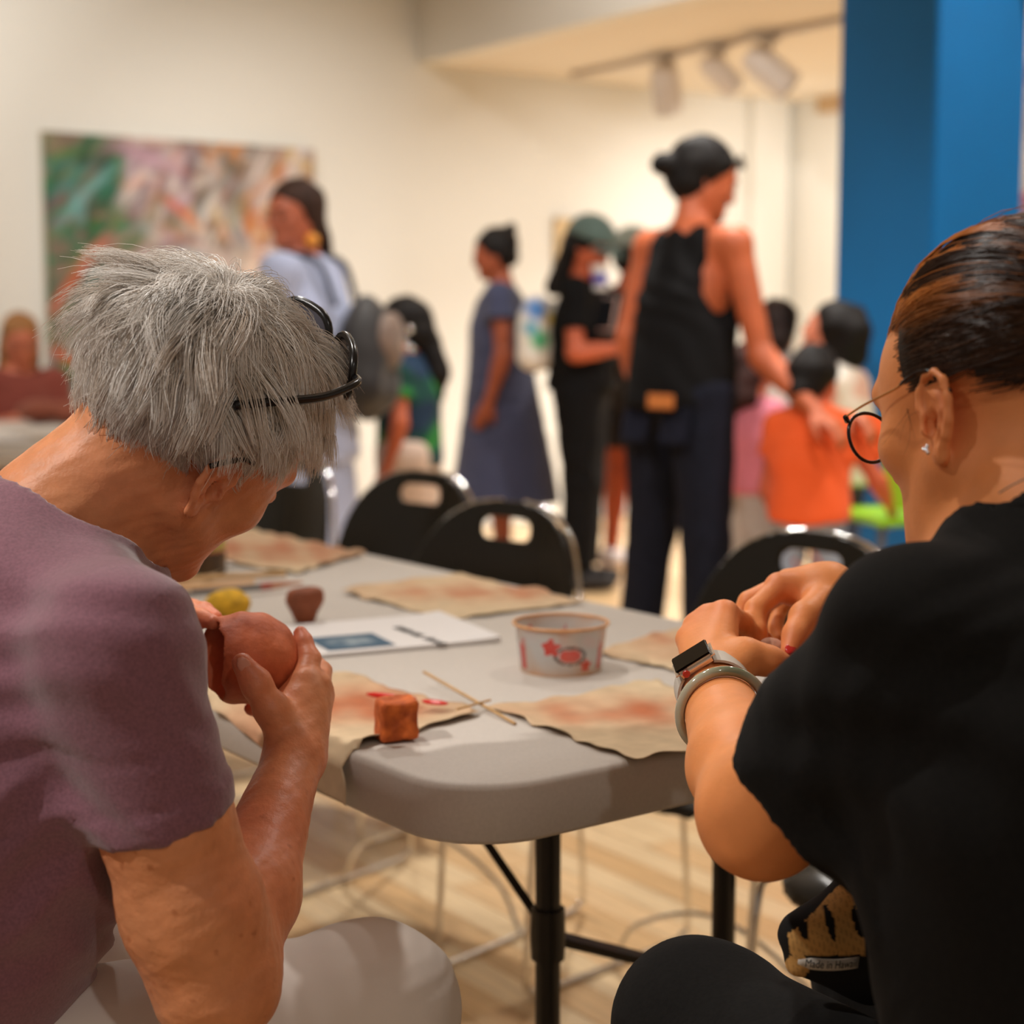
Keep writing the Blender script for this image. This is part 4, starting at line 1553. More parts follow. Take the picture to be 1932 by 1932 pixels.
    def sdisp(X, d):
        s = (X - hem_c.astype(np.float32)) @ armd.astype(np.float32)
        near = np.linalg.norm(X - hem_c.astype(np.float32), axis=1) < 0.12
        hem = np.where(near & (s > -0.024) & (s < 0), -0.0012, 0) + np.where(near & (np.abs(s + 0.025) < 0.002), 0.0012, 0)
        f = folds(X, 46, 3, fw * 0.3 + ZUP * 1.0 - rt * 0.2, 0.005) + folds(X, 80, 8, fw * 0.8 + ZUP * 0.5, 0.0022)
        low = np.clip((0.86 - X[:, 2]) / 0.12, 0, 1)
        f2 = folds(X, 70, 21, ZUP + fw * 0.35, 0.012, 1.3) * low
        # shoulder seam
        ps = np.abs((X - (shR + armd * 0.055).astype(np.float32)) @ unit(armd * 0.9 - rt * 0.3 + fw * 0.1).astype(np.float32))
        seam = np.where((np.linalg.norm(X - shR.astype(np.float32), axis=1) < 0.14), 0.0016 * np.exp(-(ps / 0.003) ** 2), 0)
        return d + f + f2 + hem + seam
    sh = garment('shirt', outer, holes, 0.0042, m_shirt, root, sdisp, 1)
    # ribbed collar band
    ring = []
    ax1 = unit(np.cross(neck_ax, rt))
    ax0 = np.cross(ax1, neck_ax)

    # ---- trousers
    m_tr = mat('cream_trousers', lin(230, 222, 214), 0.9, bump=(60, 0.15, 0.002))
    knR = P(704, 1905, 1.50)
    hipR, hipL = pel + rt * 0.10 - ZUP * 0.02, pel - rt * 0.10 - ZUP * 0.02
    knL = knR - rt * 0.24 - fw * 0.16 - ZUP * 0.01
    anR, anL = knR * np.array([1, 1, 0]) + np.array([-0.02, -0.0, 0.10]), knL * np.array([1, 1, 0]) + np.array([0, 0.02, 0.10])
    tro = []
    for hip, kn, an in ((hipR, knR, anR), (hipL, knL, anL)):
        tro += [cone(hip, kn, 0.098, 0.074, 0.05), cone(kn, an, 0.074, 0.062, 0.03, clip=[(an, (0, 0, -1))])]
    tro += [cone(hipR, hipL, 0.11, 0.11, 0.05), cone(pel, pel + ZUP * 0.05, 0.15, 0.15, 0.05)]

    def tdisp(X, d):
        return d + folds(X, 60, 5, fw * 0.9 + ZUP * 0.3 + rt * 0.4, 0.005, 1.4) + folds(X, 110, 15, fw * 0.5 - ZUP * 0.6, 0.002)
    garment('trousers', tro, [], 0.0055, m_tr, root, tdisp, 1)
    for nm, an in (('shoe', anR), ('shoe', anL)):
        g = an * np.array([1, 1, 0])
        blob(nm, [cone(g + ZUP * 0.04 - fw * 0.03, g + ZUP * 0.033 + fw * 0.14, 0.04, 0.033, 0.02, clip=[(g, (0, 0, -1))]), cone(g + ZUP * 0.1, g + ZUP * 0.05, 0.04, 0.042, 0.02)], 0.008,
             mat('shoe_tan', lin(150, 120, 96), 0.7), root)

    # ---- hair
    rs = np.random.RandomState(7)
    cen, rad = np.array([0, -0.012, 0.020]), np.array([0.0765, 0.0975, 0.0865])

    def hairmask(Nv, grow=0.0):
        x, y, z = Nv[:, 0], Nv[:, 1], Nv[:, 2]
        lim = np.where(y > 0.25, 0.32 + 0.35 * (y - 0.25), -0.30 - 0.52 * np.clip(-y + 0.10, 0, 1))
        lim = np.where((y <= 0.25) & (y > -0.05), -0.42, lim)          # sideburns
        earz = (np.abs(x) > 0.80) & (np.abs(y + 0.02) < 0.24) & (z < -0.24)
        return (z > lim - grow) & ~earz
    Vc, Fc = sphere_mask_cap(hc, A, 1.0, rad * np.array([1.05, 1.04, 1.05]), cen, hairmask, 60, 0.012, 3)
    m_gh = hair_material('silver_hair', 0.30, 0.6)
    capcol = np.tile(np.array(lin(228, 214, 200)), (len(Vc), 1))
    cap = mesh_obj('hair', Vc, Fc, m_gh, root, True, capcol, world=True)
    n_str, K = 30000, 8
    Nv = rs.normal(size=(n_str * 3, 3))
    Nv /= np.linalg.norm(Nv, axis=1, keepdims=True)
    Nv = Nv[hairmask(Nv, 0.03)][:n_str]
    n_str = len(Nv)
    g_local = A @ np.array([0, 0, -1.0])
    whorl = unit(np.array([0.05, -0.52, 0.86]))
    # clump centres
    M = 430
    Cn = rs.normal(size=(M * 3, 3))
    Cn /= np.linalg.norm(Cn, axis=1, keepdims=True)
    Cn = Cn[hairmask(Cn, 0.02)][:M]
    cl = np.argmax(Nv @ Cn.T + rs.normal(size=(n_str, len(Cn))) * 0.004, axis=1)
    crand = rs.normal(size=(len(Cn), 3))
    cswirl = rs.normal(size=len(Cn))
    back = np.clip(-Nv[:, 1] - 0.1, 0, 1)
    nape = np.clip(0.25 - Nv[:, 2], 0, 1)
    length = 0.070 - 0.052 * np.clip(nape * 1.1, 0, 0.75) + 0.010 * rs.normal(size=n_str)
    length = np.where(Nv[:, 1] > 0.2, length - 0.018, length)
    tuft = np.exp(-np.linalg.norm(Nv - unit(np.array([-0.25, -0.86, 0.30])), axis=1) ** 2 / 0.16)
    length = np.clip(length + 0.008 * tuft, 0.016, 0.11)
    ear_d = np.sqrt((Nv[:, 1] + 0.03) ** 2 / 0.10 + (Nv[:, 2] + 0.12) ** 2 / 0.14) / (np.abs(Nv[:, 0]) + 1e-3)
    length = np.where((np.abs(Nv[:, 0]) > 0.4) & (ear_d < 1.25), length * (0.26 + 0.3 * np.clip(ear_d - 0.6, 0, 1)), length)
    p = cen + Nv * rad
    nrm = Nv / rad
    nrm /= np.linalg.norm(nrm, axis=1, keepdims=True)
    paths = [p.copy()]

    def flow(p_, nr):
        away = (p_ - cen) / rad - whorl
        away -= nr * np.sum(away * nr, 1, keepdims=True)
        away /= np.linalg.norm(away, axis=1, keepdims=True) + 1e-6
        sw = np.cross(nr, away)
        return away + sw * (0.25 + 0.35 * cswirl[cl])[:, None] + 0.30 * crand[cl] + bigf
    Nf = Cn[cl].astype(np.float32)
    bigf = 0.40 * np.stack([sines(Nf, 6.0, 41), sines(Nf, 6.0, 42), sines(Nf, 6.0, 43)], 1)
    d = nrm * (0.75 + 0.55 * tuft)[:, None] + flow(p, nrm) * 0.8
    d /= np.linalg.norm(d, axis=1, keepdims=True)
    for k_ in range(1, K):
        step = (length / (K - 1))[:, None]
        q = (p - cen) / rad
        nr = q / rad
        nr /= np.linalg.norm(nr, axis=1, keepdims=True)
        fl = flow(p, nr)
        t_ = k_ / K
        d = d + 0.34 * fl * (1 - 0.6 * tuft)[:, None] + g_local * (0.10 + 0.22 * t_) * (1 - 0.7 * tuft)[:, None] + 0.05 * rs.normal(size=d.shape) + 0.16 * np.sin(k_ * 1.3 + 3.0 * cswirl[cl])[:, None] * np.cross(nr, fl) - nr * (0.12 * (1 - tuft))[:, None]
        d /= np.linalg.norm(d, axis=1, keepdims=True)
        p = p + d * step
        q = (p - cen) / rad
        qn = np.linalg.norm(q, axis=1, keepdims=True)
        lim = 1.05 + (0.05 + 0.15 * np.clip(Nv[:, 2:3], 0, 1)) * rs.rand(n_str, 1) * (1 - nape[:, None] * 0.8)
        p = np.where(qn < lim, cen + q / qn * lim * rad, p)
        paths.append(p.copy())
    paths = np.stack(paths, 1)
    # pull tips of a clump together
    for k_ in range(2, K):
        mean = np.stack([np.bincount(cl, paths[:, k_, c_], len(Cn)) for c_ in range(3)], 1) / np.maximum(np.bincount(cl, minlength=len(Cn)), 1)[:, None]
        w = 0.42 * (k_ / (K - 1)) ** 1.3
        paths[:, k_] = paths[:, k_] * (1 - w) + mean[cl] * w
    wild = rs.rand(n_str) < 0.035
    paths[wild] += (np.linspace(0, 1, K) ** 2)[None, :, None] * rs.normal(size=(wild.sum(), 1, 3)) * 0.010
    Pw = hc + paths @ A
    # wisp at the nape in front of the collar
    tone = 0.55 + 0.24 * rs.normal(size=n_str) + 0.20 * rs.normal(size=len(Cn))[cl] + 0.14 * Nv[:, 2] - 0.10 * nape
    tone = np.clip(tone, 0, 1)[:, None]
    c = np.array(lin(214, 196, 178)) * (1 - tone) + np.array(lin(255, 251, 246)) * tone
    st = strands_mesh('strands', Pw, 0.00028 + 0.00010 * rs.rand(n_str), c, m_gh, cap)
    st['kind'] = 'stuff'
    return dict(hc=hc, A=A, W_=W_, root=root, th=th, palm=palm)


GW = build_grey_woman()


# ------------------------------------------------------------------ clay bowl in her hands
def clay_bowl():
    c = P(460, 1243, 1.515)
    ax = unit(P(420, 1262, 1.50) - P(540, 1222, 1.53))         # opening faces left and a little down
    ax = unit(ax + np.array([-0.1, 0.1, 0.25]))
    y = unit(np.cross(ax, ZUP))
    z = np.cross(ax, y)
    F3 = np.array([ax, y, z])
    outer = [ell(c, (0.054, 0.045, 0.044), F3, 0.01, clip=[(c + ax * 0.030, ax)]), ell(c + ax * 0.035, (0.040, 0.034, 0.034), F3, 0.006, op='-')]
    o = blob('clay_bowl', outer, 0.0022, m_clay, None, lambda X, d: d + 0.0024 * sines(X, 75, 5) + 0.0009 * sines(X, 210, 6))
    o.data.transform(Matrix.Translation(-Vector(c)))
    o.location = c
    tag(o, 'round wet clay pinch bowl held in both hands', 'bowl')


clay_bowl()


# ------------------------------------------------------------------ sunglasses pushed up on her head
def sunglasses():
    W_, A = GW['W_'], GW['A']
    t = thing('sunglasses', 'black sunglasses pushed up on the silver hair', 'sunglasses', tuple(W_(0, 0.06, 0.12)))
    m_f = mat('black_acetate', lin(18, 17, 18), 0.25)
    m_l = mat('dark_lens', lin(40, 30, 28), 0.08, alpha=0.9)
    for s in (-1, 1):
        ring = []
        for a in np.linspace(0, 2 * math.pi, 28, endpoint=False):
            ex = 0.029 * math.copysign(abs(math.cos(a)) ** 0.75, math.cos(a))
            ey = 0.022 * math.copysign(abs(math.sin(a)) ** 0.75, math.sin(a))
            x = s * 0.036 + ex
            q = np.array([0, 0.062, 0.128 - 0.10 * x]) + ey * np.array([0, -0.62, 0.78]) - np.array([0, 0.75, 0.65]) * 4.2 * x * x
            y, z = q[1], q[2]
            ring.append(W_(x, y, z))
        b = MB()
        b.tube(ring, 0.0036, 8, closed=True)
        b.build('rim', m_f, t, True, world=True)
        cen = sum(ring) / len(ring)
        b = MB()
        b.raw(ring + [cen + A[1] * 0.001], [(i, (i + 1) % 28, 28) for i in range(28)])
        b.build('lens', m_l, t, True, world=True)
        b = MB()
        pth = smooth_path([W_(s * 0.066, 0.048, 0.122 - 0.1 * s * 0.066), W_(s * 0.082, 0.038, 0.110), W_(s * 0.093, 0.010, 0.082), W_(s * 0.094, -0.030, 0.050), W_(s * 0.090, -0.052, 0.030)], 6)
        b.tube(pth, 0.0040, 6)
        b.build('temple', m_f, t, True, world=True)
    b = MB()
    b.tube(smooth_path([W_(-0.009, 0.060, 0.132), W_(0, 0.061, 0.134), W_(0.009, 0.060, 0.131)], 5), 0.0026, 8)
    b.build('bridge', m_f, t, True, world=True)
    b = MB()
    b.tube(smooth_path([W_(0.0865, 0.006, 0.004), W_(0.089, -0.008, 0.001), W_(0.0905, -0.022, -0.010), W_(0.089, -0.030, -0.020)], 6), 0.0024, 6)
    o = b.build('hair_clip', m_f, None, True)  # lone arm of reading glasses, their front not built
    q = W_(0.0895, -0.012, -0.005)
    o.data.transform(Matrix.Translation(-Vector(q)))
    o.location = q
    tag(o, 'dark curved glasses arm tucked in the silver hair above the ear', 'clip')


sunglasses()
# ================================================================== THE WOMAN IN BLACK
def build_dark_woman():
    root = thing('person', 'seated person in an oversized black T-shirt with brown hair tied back and glasses', 'person', (0.47, 1.02, 0.0))
    fw = np.array([V2[0], V2[1], 0])
    lf = -np.array([U2[0], U2[1], 0])
    hp, hy = R(-17.7), R(-30.5)
    A = frame_from(np.array([math.sin(hy) * math.cos(hp), math.cos(hy) * math.cos(hp), math.sin(hp)]), roll=R(-5))
    hc = P(1896, 727, 1.20)
    W_ = lambda x, y, z: hc + x * A[0] + y * A[1] + z * A[2]
    N = P(2000, 1005, 1.13)
    shL = P(1735, 1205, 1.07)
    shR = N + (N - shL) * np.array([1, 1, 0]) + np.array([0, 0, (shL - N)[2]])
    elL, wrL = P(1438, 1535, 1.20), P(1346, 1300, 1.42)
    wrR = P(1560, 1118, 1.56)
    elR = wrR + unit(shR - np.array([0, -0.1, 0.25]) - wrR) * 0.24
    pel = np.array([0.485, 1.00, 0.56])
    chest = N * 0.6 + pel * 0.4
    skin_b, skin_r = np.array(lin(238, 152, 90)), np.array(lin(226, 126, 84))
    pr = head_prims(hc, A, 1.0, True)
    pr += [cone(N, W_(0, -0.035, -0.050), 0.060, 0.052, 0.03), cone(N - ZUP * 0.03 + fw * 0.05, W_(0, 0.025, -0.088), 0.055, 0.038, 0.03),
           ell(W_(0, 0.045, -0.095), (0.040, 0.040, 0.026), A, 0.03),
           cone(N - ZUP * 0.065, shL - ZUP * 0.006, 0.044, 0.034, 0.03), cone(N - ZUP * 0.065, shR - ZUP * 0.006, 0.044, 0.034, 0.03),
           ell(chest, (0.12, 0.09, 0.14), np.array([-lf, fw, ZUP]), 0.03), cone(chest, pel, 0.08, 0.08, 0.03)]
    pr += [cone(shL, elL, 0.036, 0.043, 0.03), cone(elL, elL + (wrL - elL) * 0.35, 0.040, 0.0405, 0.03), cone(elL + (wrL - elL) * 0.35, wrL, 0.0405, 0.0275, 0.02)]
    pr += limb(shR, elR, wrR, 0.042, 0.042, 0.026, 0.004)
    # left hand: back of the hand towards us, thumb pointing right, fingers folded away behind
    kx = [P(1366, 1160, 1.485), P(1338, 1166, 1.495), P(1314, 1182, 1.495), P(1298, 1206, 1.485)]
    pr += [cone(wrL, k_, 0.022, r_, 0.008) for k_, r_ in zip(kx, (0.0135, 0.0135, 0.0125, 0.011))]
    pr += finger([kx[0], P(1412, 1180, 1.525), P(1440, 1212, 1.53), P(1462, 1232, 1.525)], [0.0125, 0.010, 0.009, 0.007], 0.005)
    pr += finger([kx[1], P(1385, 1190, 1.55), P(1420, 1225, 1.555), P(1450, 1245, 1.545)], [0.012, 0.010, 0.009, 0.007], 0.004)
    pr += finger([kx[2], P(1345, 1215, 1.555), P(1380, 1250, 1.565), P(1415, 1262, 1.555)], [0.0115, 0.0095, 0.0085, 0.007], 0.004)
    pr += finger([kx[3], P(1300, 1240, 1.535), P(1325, 1270, 1.55), P(1355, 1282, 1.55)], [0.0105, 0.0085, 0.0075, 0.006], 0.004)
    thL = [P(1362, 1272, 1.425), P(1405, 1238, 1.435), P(1452, 1247, 1.44), P(1490, 1258, 1.443)]
    pr += finger(thL, [0.019, 0.0145, 0.0115, 0.0082], 0.012)
    # right hand coming in from the right, fingers pointing down and left
    kr = [P(1470, 1108, 1.55), P(1488, 1100, 1.575), P(1500, 1100, 1.60), P(1512, 1105, 1.62)]
    pr += [cone(wrR, k_, 0.022, r_, 0.014) for k_, r_ in zip(kr, (0.0145, 0.014, 0.0135, 0.012))]
    pr += finger([kr[0], P(1425, 1150, 1.53), P(1428, 1190, 1.515), P(1436, 1212, 1.51)], [0.012, 0.010, 0.009, 0.007], 0.004)
    pr += finger([kr[1], P(1412, 1135, 1.575), P(1398, 1160, 1.575), P(1404, 1192, 1.565)], [0.012, 0.0098, 0.0088, 0.007], 0.003)
    pr += finger([kr[2], P(1440, 1140, 1.61), P(1430, 1180, 1.605), P(1440, 1206, 1.59)], [0.0115, 0.0095, 0.0085, 0.007], 0.003)
    pr += finger([kr[3], P(1470, 1150, 1.64), P(1462, 1185, 1.63), P(1470, 1205, 1.62)], [0.0105, 0.0085, 0.0078, 0.006], 0.003)
    thR = [P(1548, 1140, 1.53), P(1520, 1165, 1.505), P(1502, 1198, 1.49), P(1490, 1228, 1.48)]
    pr += finger(thR, [0.017, 0.0135, 0.011, 0.0085], 0.010)
    tips = [thL[3], thR[3], kx[0], kx[1], kx[2], kr[0]]

    def cols(V):
        c = np.tile(skin_b, (len(V), 1))
        w = np.zeros(len(V))
        for t_ in tips:
            w = np.maximum(w, 0.8 * np.exp(-np.linalg.norm(V - t_, axis=1) / 0.02))
        w = np.maximum(w, 0.6 * np.exp(-np.linalg.norm(V - W_(-0.08, -0.012, -0.03), axis=1) / 0.03))
        w = np.clip(w + 0.08 * sines(V.astype(np.float32), 50, 5), 0, 1)[:, None]
        c = c * (1 - w) + skin_r * w
        for lp in ((-0.066, 0.045, -0.062), (-0.062, 0.058, -0.02), (-0.070, 0.020, -0.075)):          # little moles
            m_ = np.exp(-(np.linalg.norm(V - W_(*lp), axis=1) / 0.010) ** 6)[:, None] * 0
            c = c * (1 - 0.6 * m_)
        return c
    m_skin = mat('skin_tan', vcol=True, rough=0.50, noise=(45, 0.10), bump=(300, 0.22, 0.0010), sss=0.12)
    blob('body', pr, 0.0024, m_skin, root, lambda X, d: d + 0.0003 * sines(X, 160, 2), cols, smooth_it=1)
    m_nail = mat('nail_red', lin(196, 44, 40), 0.15, coat=0.6)
    for (tp_, pv, look) in ((thL[3], thL[2], P(1492, 1246, 1.38)), (thR[3], thR[2], P(1492, 1222, 1.40)), (P(1274, 1284, 1.43), P(1290, 1270, 1.44), P(1270, 1280, 1.38))):
        nd = unit(tp_ - pv)
        nn = unit(look - tp_)
        nn = unit(nn - nd * np.dot(nn, nd))
        if tp_ is thL[3] or tp_ is thR[3]:
            blob('finger_nail', [ell(tp_ + nd * 0.001 + nn * 0.0066, (0.0054, 0.0072, 0.0020), np.array([np.cross(nd, nn), nd, nn]))], 0.0012, m_nail, root)
    # stud earring
    e = W_(-0.0815, 0.002, -0.052)
    b = MB()
    for (dx, dy) in ((0, 0), (0.0022, 0.001), (-0.0012, 0.0022), (-0.001, -0.0022)):
        q = e + A[1] * dx + A[2] * dy - A[0] * 0.002
        b.lathe([(0.0001, -0.0016), (0.0016, -0.0008), (0.0018, 0.0006), (0.0002, 0.0016)], q, 8, [A[1], A[2], -A[0]], close=False)
    ear = b.build('stud_earring', mat('silver', (0.85, 0.84, 0.82), 0.12, metal=1.0), root, True, world=True)
    ear['kind'] = 'stuff'
    b = MB()
    b.tube(smooth_path([P(1885, 930, 1.085), P(1912, 914, 1.075), P(1950, 898, 1.065), P(2010, 890, 1.06)], 6), 0.0006, 6)
    b.build('necklace', mat('silver', (0.85, 0.84, 0.82), 0.12, metal=1.0), root, True, world=True)

    # ---- T-shirt
    m_blk = mat('black_cotton', lin(21, 20, 19), 0.95, noise=(260, 0.25), bump=(260, 0.2, 0.0012), sheen=0.02, spec=0.2)
    armd = unit(P(1500, 1530, 1.17) - shL)
    hemL = P(1562, 1462, 1.15)
    hax = unit(P(1532, 1492, 1.155) - P(1643, 1380, 1.10))
    armR = unit(elR - shR)
    hemR = shR + armR * 0.20
    outer = [cone(N - ZUP * 0.065, shL + ZUP * 0.006, 0.064, 0.050, 0.04), cone(N - ZUP * 0.06, shR + ZUP * 0.012, 0.068, 0.062, 0.05),
             ell(chest, (0.19, 0.145, 0.20), np.array([-lf, fw, ZUP]), 0.06), cone(chest, pel + fw * 0.03, 0.15, 0.185, 0.06),
             cone(chest + lf * 0.06, pel + lf * 0.06 + fw * 0.06, 0.13, 0.14, 0.06),
             cone(shL, hemL + hax * 0.05, 0.054, 0.063, 0.04, clip=[(hemL, hax)]), cone(P(1690, 1330, 1.10), hemL + hax * 0.05, 0.056, 0.058, 0.04, clip=[(hemL, hax)]),
             cone(shR, hemR + armR * 0.06, 0.072, 0.08, 0.05, clip=[(hemR, armR)]), cone(N - ZUP * 0.02, N - ZUP * 0.07, 0.078, 0.09, 0.04)]
    neck_ax = unit(W_(0, -0.02, -0.06) - N)
    holes = [cone(N - neck_ax * 0.01, N + neck_ax * 0.12, 0.064, 0.105, 0.006), 
             cone(hemR - armR * 0.012, hemR + armR * 0.1, 0.066, 0.068, 0.002)]

    def sdisp(X, d):
        s = (X - hemL.astype(np.float32)) @ hax.astype(np.float32)
        near = np.linalg.norm(X - hemL.astype(np.float32), axis=1) < 0.14
        cuff = np.where(near & (s > -0.030) & (s < 0.001), -0.0022, 0.0)
        return d + cuff + folds(X, 38, 3, ZUP + lf * 0.6, 0.006) + folds(X, 70, 8, fw * 0.8 + ZUP * 0.5, 0.003)
    garment('shirt', outer, holes, 0.0046, m_blk, root, sdisp, 1)

    # ---- trousers
    knL = P(1322, 1938, 1.41)
    hipL, hipR = pel + lf * 0.10 - ZUP * 0.02, pel - lf * 0.10 - ZUP * 0.02
    knR = knL - lf * 0.24
    tro = []
    for hip, kn in ((hipL, knL), (hipR, knR)):
        an = kn * np.array([1, 1, 0]) + np.array([0.01, -0.03, 0.1])
        tro += [cone(hip, kn, 0.10, 0.070, 0.05), cone(kn, an, 0.070, 0.062, 0.03, clip=[(an, (0, 0, -1))])]
    tro += [cone(hipR, hipL, 0.12, 0.12, 0.05)]
    garment('trousers', tro, [], 0.006, m_blk, root, lambda X, d: d + folds(X, 60, 6, fw * 0.8 + ZUP * 0.5, 0.005, 1.4), 1)
    for kn in (knL, knR):
        g = kn * np.array([1, 1, 0]) + np.array([0.01, -0.03, 0])
        blob('shoe', [cone(g + ZUP * 0.04 - fw * 0.03, g + ZUP * 0.033 + fw * 0.14, 0.04, 0.033, 0.02, clip=[(g, (0, 0, -1))]), cone(g + ZUP * 0.1, g + ZUP * 0.05, 0.04, 0.042, 0.02)], 0.008, m_blk, root)

    # ---- hair drawn back into a bun
    rs = np.random.RandomState(5)
    cen, rad = np.array([0, -0.012, 0.020]), np.array([0.0765, 0.0975, 0.0865])

    def hairmask(Nv, grow=0.0):
        x, y, z = Nv[:, 0], Nv[:, 1], Nv[:, 2]
        lim = np.where(y > 0.30, 0.30 + 0.30 * (y - 0.30), -0.22 - 0.45 * np.clip(-y + 0.05, 0, 1))
        lim = np.where((y <= 0.38) & (y > 0.14), -0.26, lim)
        earz = (np.abs(x) > 0.78) & (np.abs(y + 0.04) < 0.22) & (z < -0.16)
        lim = lim + 0.05 * sines(Nv.astype(np.float32), 14, 77)
        return (z > lim - grow) & ~earz
    m_bh = hair_material('brown_hair', 0.40, 0.45)
    Vc, Fc = sphere_mask_cap(hc, A, 1.0, rad * np.array([1.055, 1.06, 1.075]), cen, lambda q: hairmask(q, -0.05), 60, 0.006, 3)
    cap = mesh_obj('hair', Vc, Fc, m_bh, root, True, np.tile(np.array(lin(34, 20, 13)), (len(Vc), 1)), world=True)
    bun = np.array([0.0, -0.128, 0.012])
    n_str, K = 17000, 12
    Nv = rs.normal(size=(n_str * 3, 3))
    Nv /= np.linalg.norm(Nv, axis=1, keepdims=True)
    Nv = Nv[hairmask(Nv + rs.normal(size=Nv.shape) * np.array([0, 0.045, 0.03]), 0.02)][:n_str]
    n_str = len(Nv)
    nb = unit((bun - cen) / rad)
    M = 260
    Cn = rs.normal(size=(M * 3, 3))
    Cn /= np.linalg.norm(Cn, axis=1, keepdims=True)
    Cn = Cn[hairmask(Cn, 0.02)][:M]
    cl = np.argmax(Nv @ Cn.T, axis=1)
    coff, cwav = rs.rand(len(Cn)), rs.normal(size=(len(Cn), 3))
    ang = np.arccos(np.clip(Nv @ nb, -1, 1))[:, None]
    paths = []
    vol = 0.03 + 0.09 * np.clip(Nv[:, 2:3], 0, 1)
    for k_ in range(K):
        t_ = k_ / (K - 1)
        te = t_ * 0.97
        dirs = (np.sin((1 - te) * ang) * Nv + np.sin(te * ang) * nb) / np.maximum(np.sin(ang), 1e-3)
        dirs = dirs + math.sin(math.pi * t_) * 0.06 * cwav[cl]
        dirs /= np.linalg.norm(dirs, axis=1, keepdims=True)
        lift = 1.045 + vol * math.sin(math.pi * min(1, t_ * 1.15 + 0.08)) * (0.35 + 0.65 * coff[cl][:, None]) + 0.012 * rs.rand(n_str, 1)
        paths.append(cen + dirs * rad * lift)
    paths = np.stack(paths, 1)
    for k_ in range(3, K):
        mean = np.stack([np.bincount(cl, paths[:, k_, c_], len(Cn)) for c_ in range(3)], 1) / np.maximum(np.bincount(cl, minlength=len(Cn)), 1)[:, None]
        w = 0.40 * math.sin(math.pi * k_ / K)
        paths[:, k_] = paths[:, k_] * (1 - w) + mean[cl] * w
    wild = rs.rand(n_str) < 0.014
    paths[wild] += np.sin(np.linspace(0, 3.1, K))[None, :, None] * (np.abs(rs.normal(size=(wild.sum(), 1, 1))) * 0.005) * Nv[wild][:, None, :] + np.linspace(0, 1, K)[None, :, None] ** 2 * rs.normal(size=(wild.sum(), 1, 3)) * 0.004
    copper = np.clip(rs.normal(size=len(Cn)) * 0.5 + 0.25, 0, 1)[cl] * np.clip(1.4 * (Nv[:, 2] - 0.10), 0, 1) * np.clip(0.5 + Nv[:, 1] * 1.2, 0, 1)
    copper = np.clip(copper * 2.0 + 0.05 * rs.normal(size=n_str), 0, 1)[:, None]
    c = np.array(lin(48, 30, 20)) * (1 - copper) + np.array(lin(214, 132, 62)) * copper
    # fine baby hair at the temple and nape
    nt_ = 4
    bx = np.zeros(nt_, int)
    pb, pe = np.zeros((nt_, 3)), np.zeros((nt_, 3))
    a = rs.rand(nt_)
    pb[:] = np.stack([-0.070 - 0.002 * rs.rand(nt_), 0.034 - 0.03 * a, -0.012 - 0.012 * a], 1)
    pe[:] = pb + np.stack([-0.003 * np.ones(nt_), 0.012 + 0.012 * rs.normal(size=nt_), -0.022 + 0.008 * rs.normal(size=nt_)], 1)
    nb_ = bx == 1
    pb[nb_] = np.stack([-0.058 + 0.01 * rs.rand(nb_.sum()), -0.052 - 0.02 * a[nb_], -0.045 - 0.01 * rs.rand(nb_.sum())], 1)
    pe[nb_] = pb[nb_] + np.stack([-0.002 * np.ones(nb_.sum()), 0.006 * rs.normal(size=nb_.sum()), -0.020 + 0.006 * rs.normal(size=nb_.sum())], 1)
    tt_ = np.linspace(0, 1, K)[None, :, None]
    baby = pb[:, None] * (1 - tt_) + pe[:, None] * tt_ + np.sin(tt_ * 3.1) * rs.normal(size=(nt_, 1, 3)) * 0.003
    allp = np.concatenate([paths, baby])
    allc = np.concatenate([c, np.tile(np.array(lin(46, 28, 18)), (nt_, 1))])
    radii = np.concatenate([0.00030 + 0.0001 * rs.rand(n_str), np.full(nt_, 0.00011)])
    st = strands_mesh('strands', hc + allp @ A, radii, allc, m_bh, cap)
    st['kind'] = 'stuff'
    # bun: coiled locks
    nbp = []
    cb_ = bun + np.array([0, -0.018, 0])
    rb = 3600
    a0, rr = rs.rand(rb) * 6.283, 0.016 + 0.024 * rs.rand(rb)
    hh = rs.normal(size=rb) * 0.014
    tt_ = np.linspace(0, 2.6, K)[None, :]
    nbp = np.stack([np.cos(a0[:, None] + tt_) * rr[:, None], hh[:, None] + 0.006 * np.sin(tt_ * 3 + a0[:, None]) + 0.0 * tt_, np.sin(a0[:, None] + tt_) * rr[:, None]], -1) + cb_
    bc = np.array(lin(44, 26, 16)) * (1 - 0.4 * rs.rand(rb, 1)) + np.array(lin(150, 84, 38)) * (rs.rand(rb, 1) < 0.3) * 0.6
    bs = strands_mesh('bun', hc + nbp @ A, np.full(rb, 0.0006), bc, m_bh, cap)
    bs['kind'] = 'stuff'
    return dict(hc=hc, A=A, W_=W_, wrL=wrL, elL=elL, kx=kx, root=root, fw=fw, lf=lf)


DW = build_dark_woman()


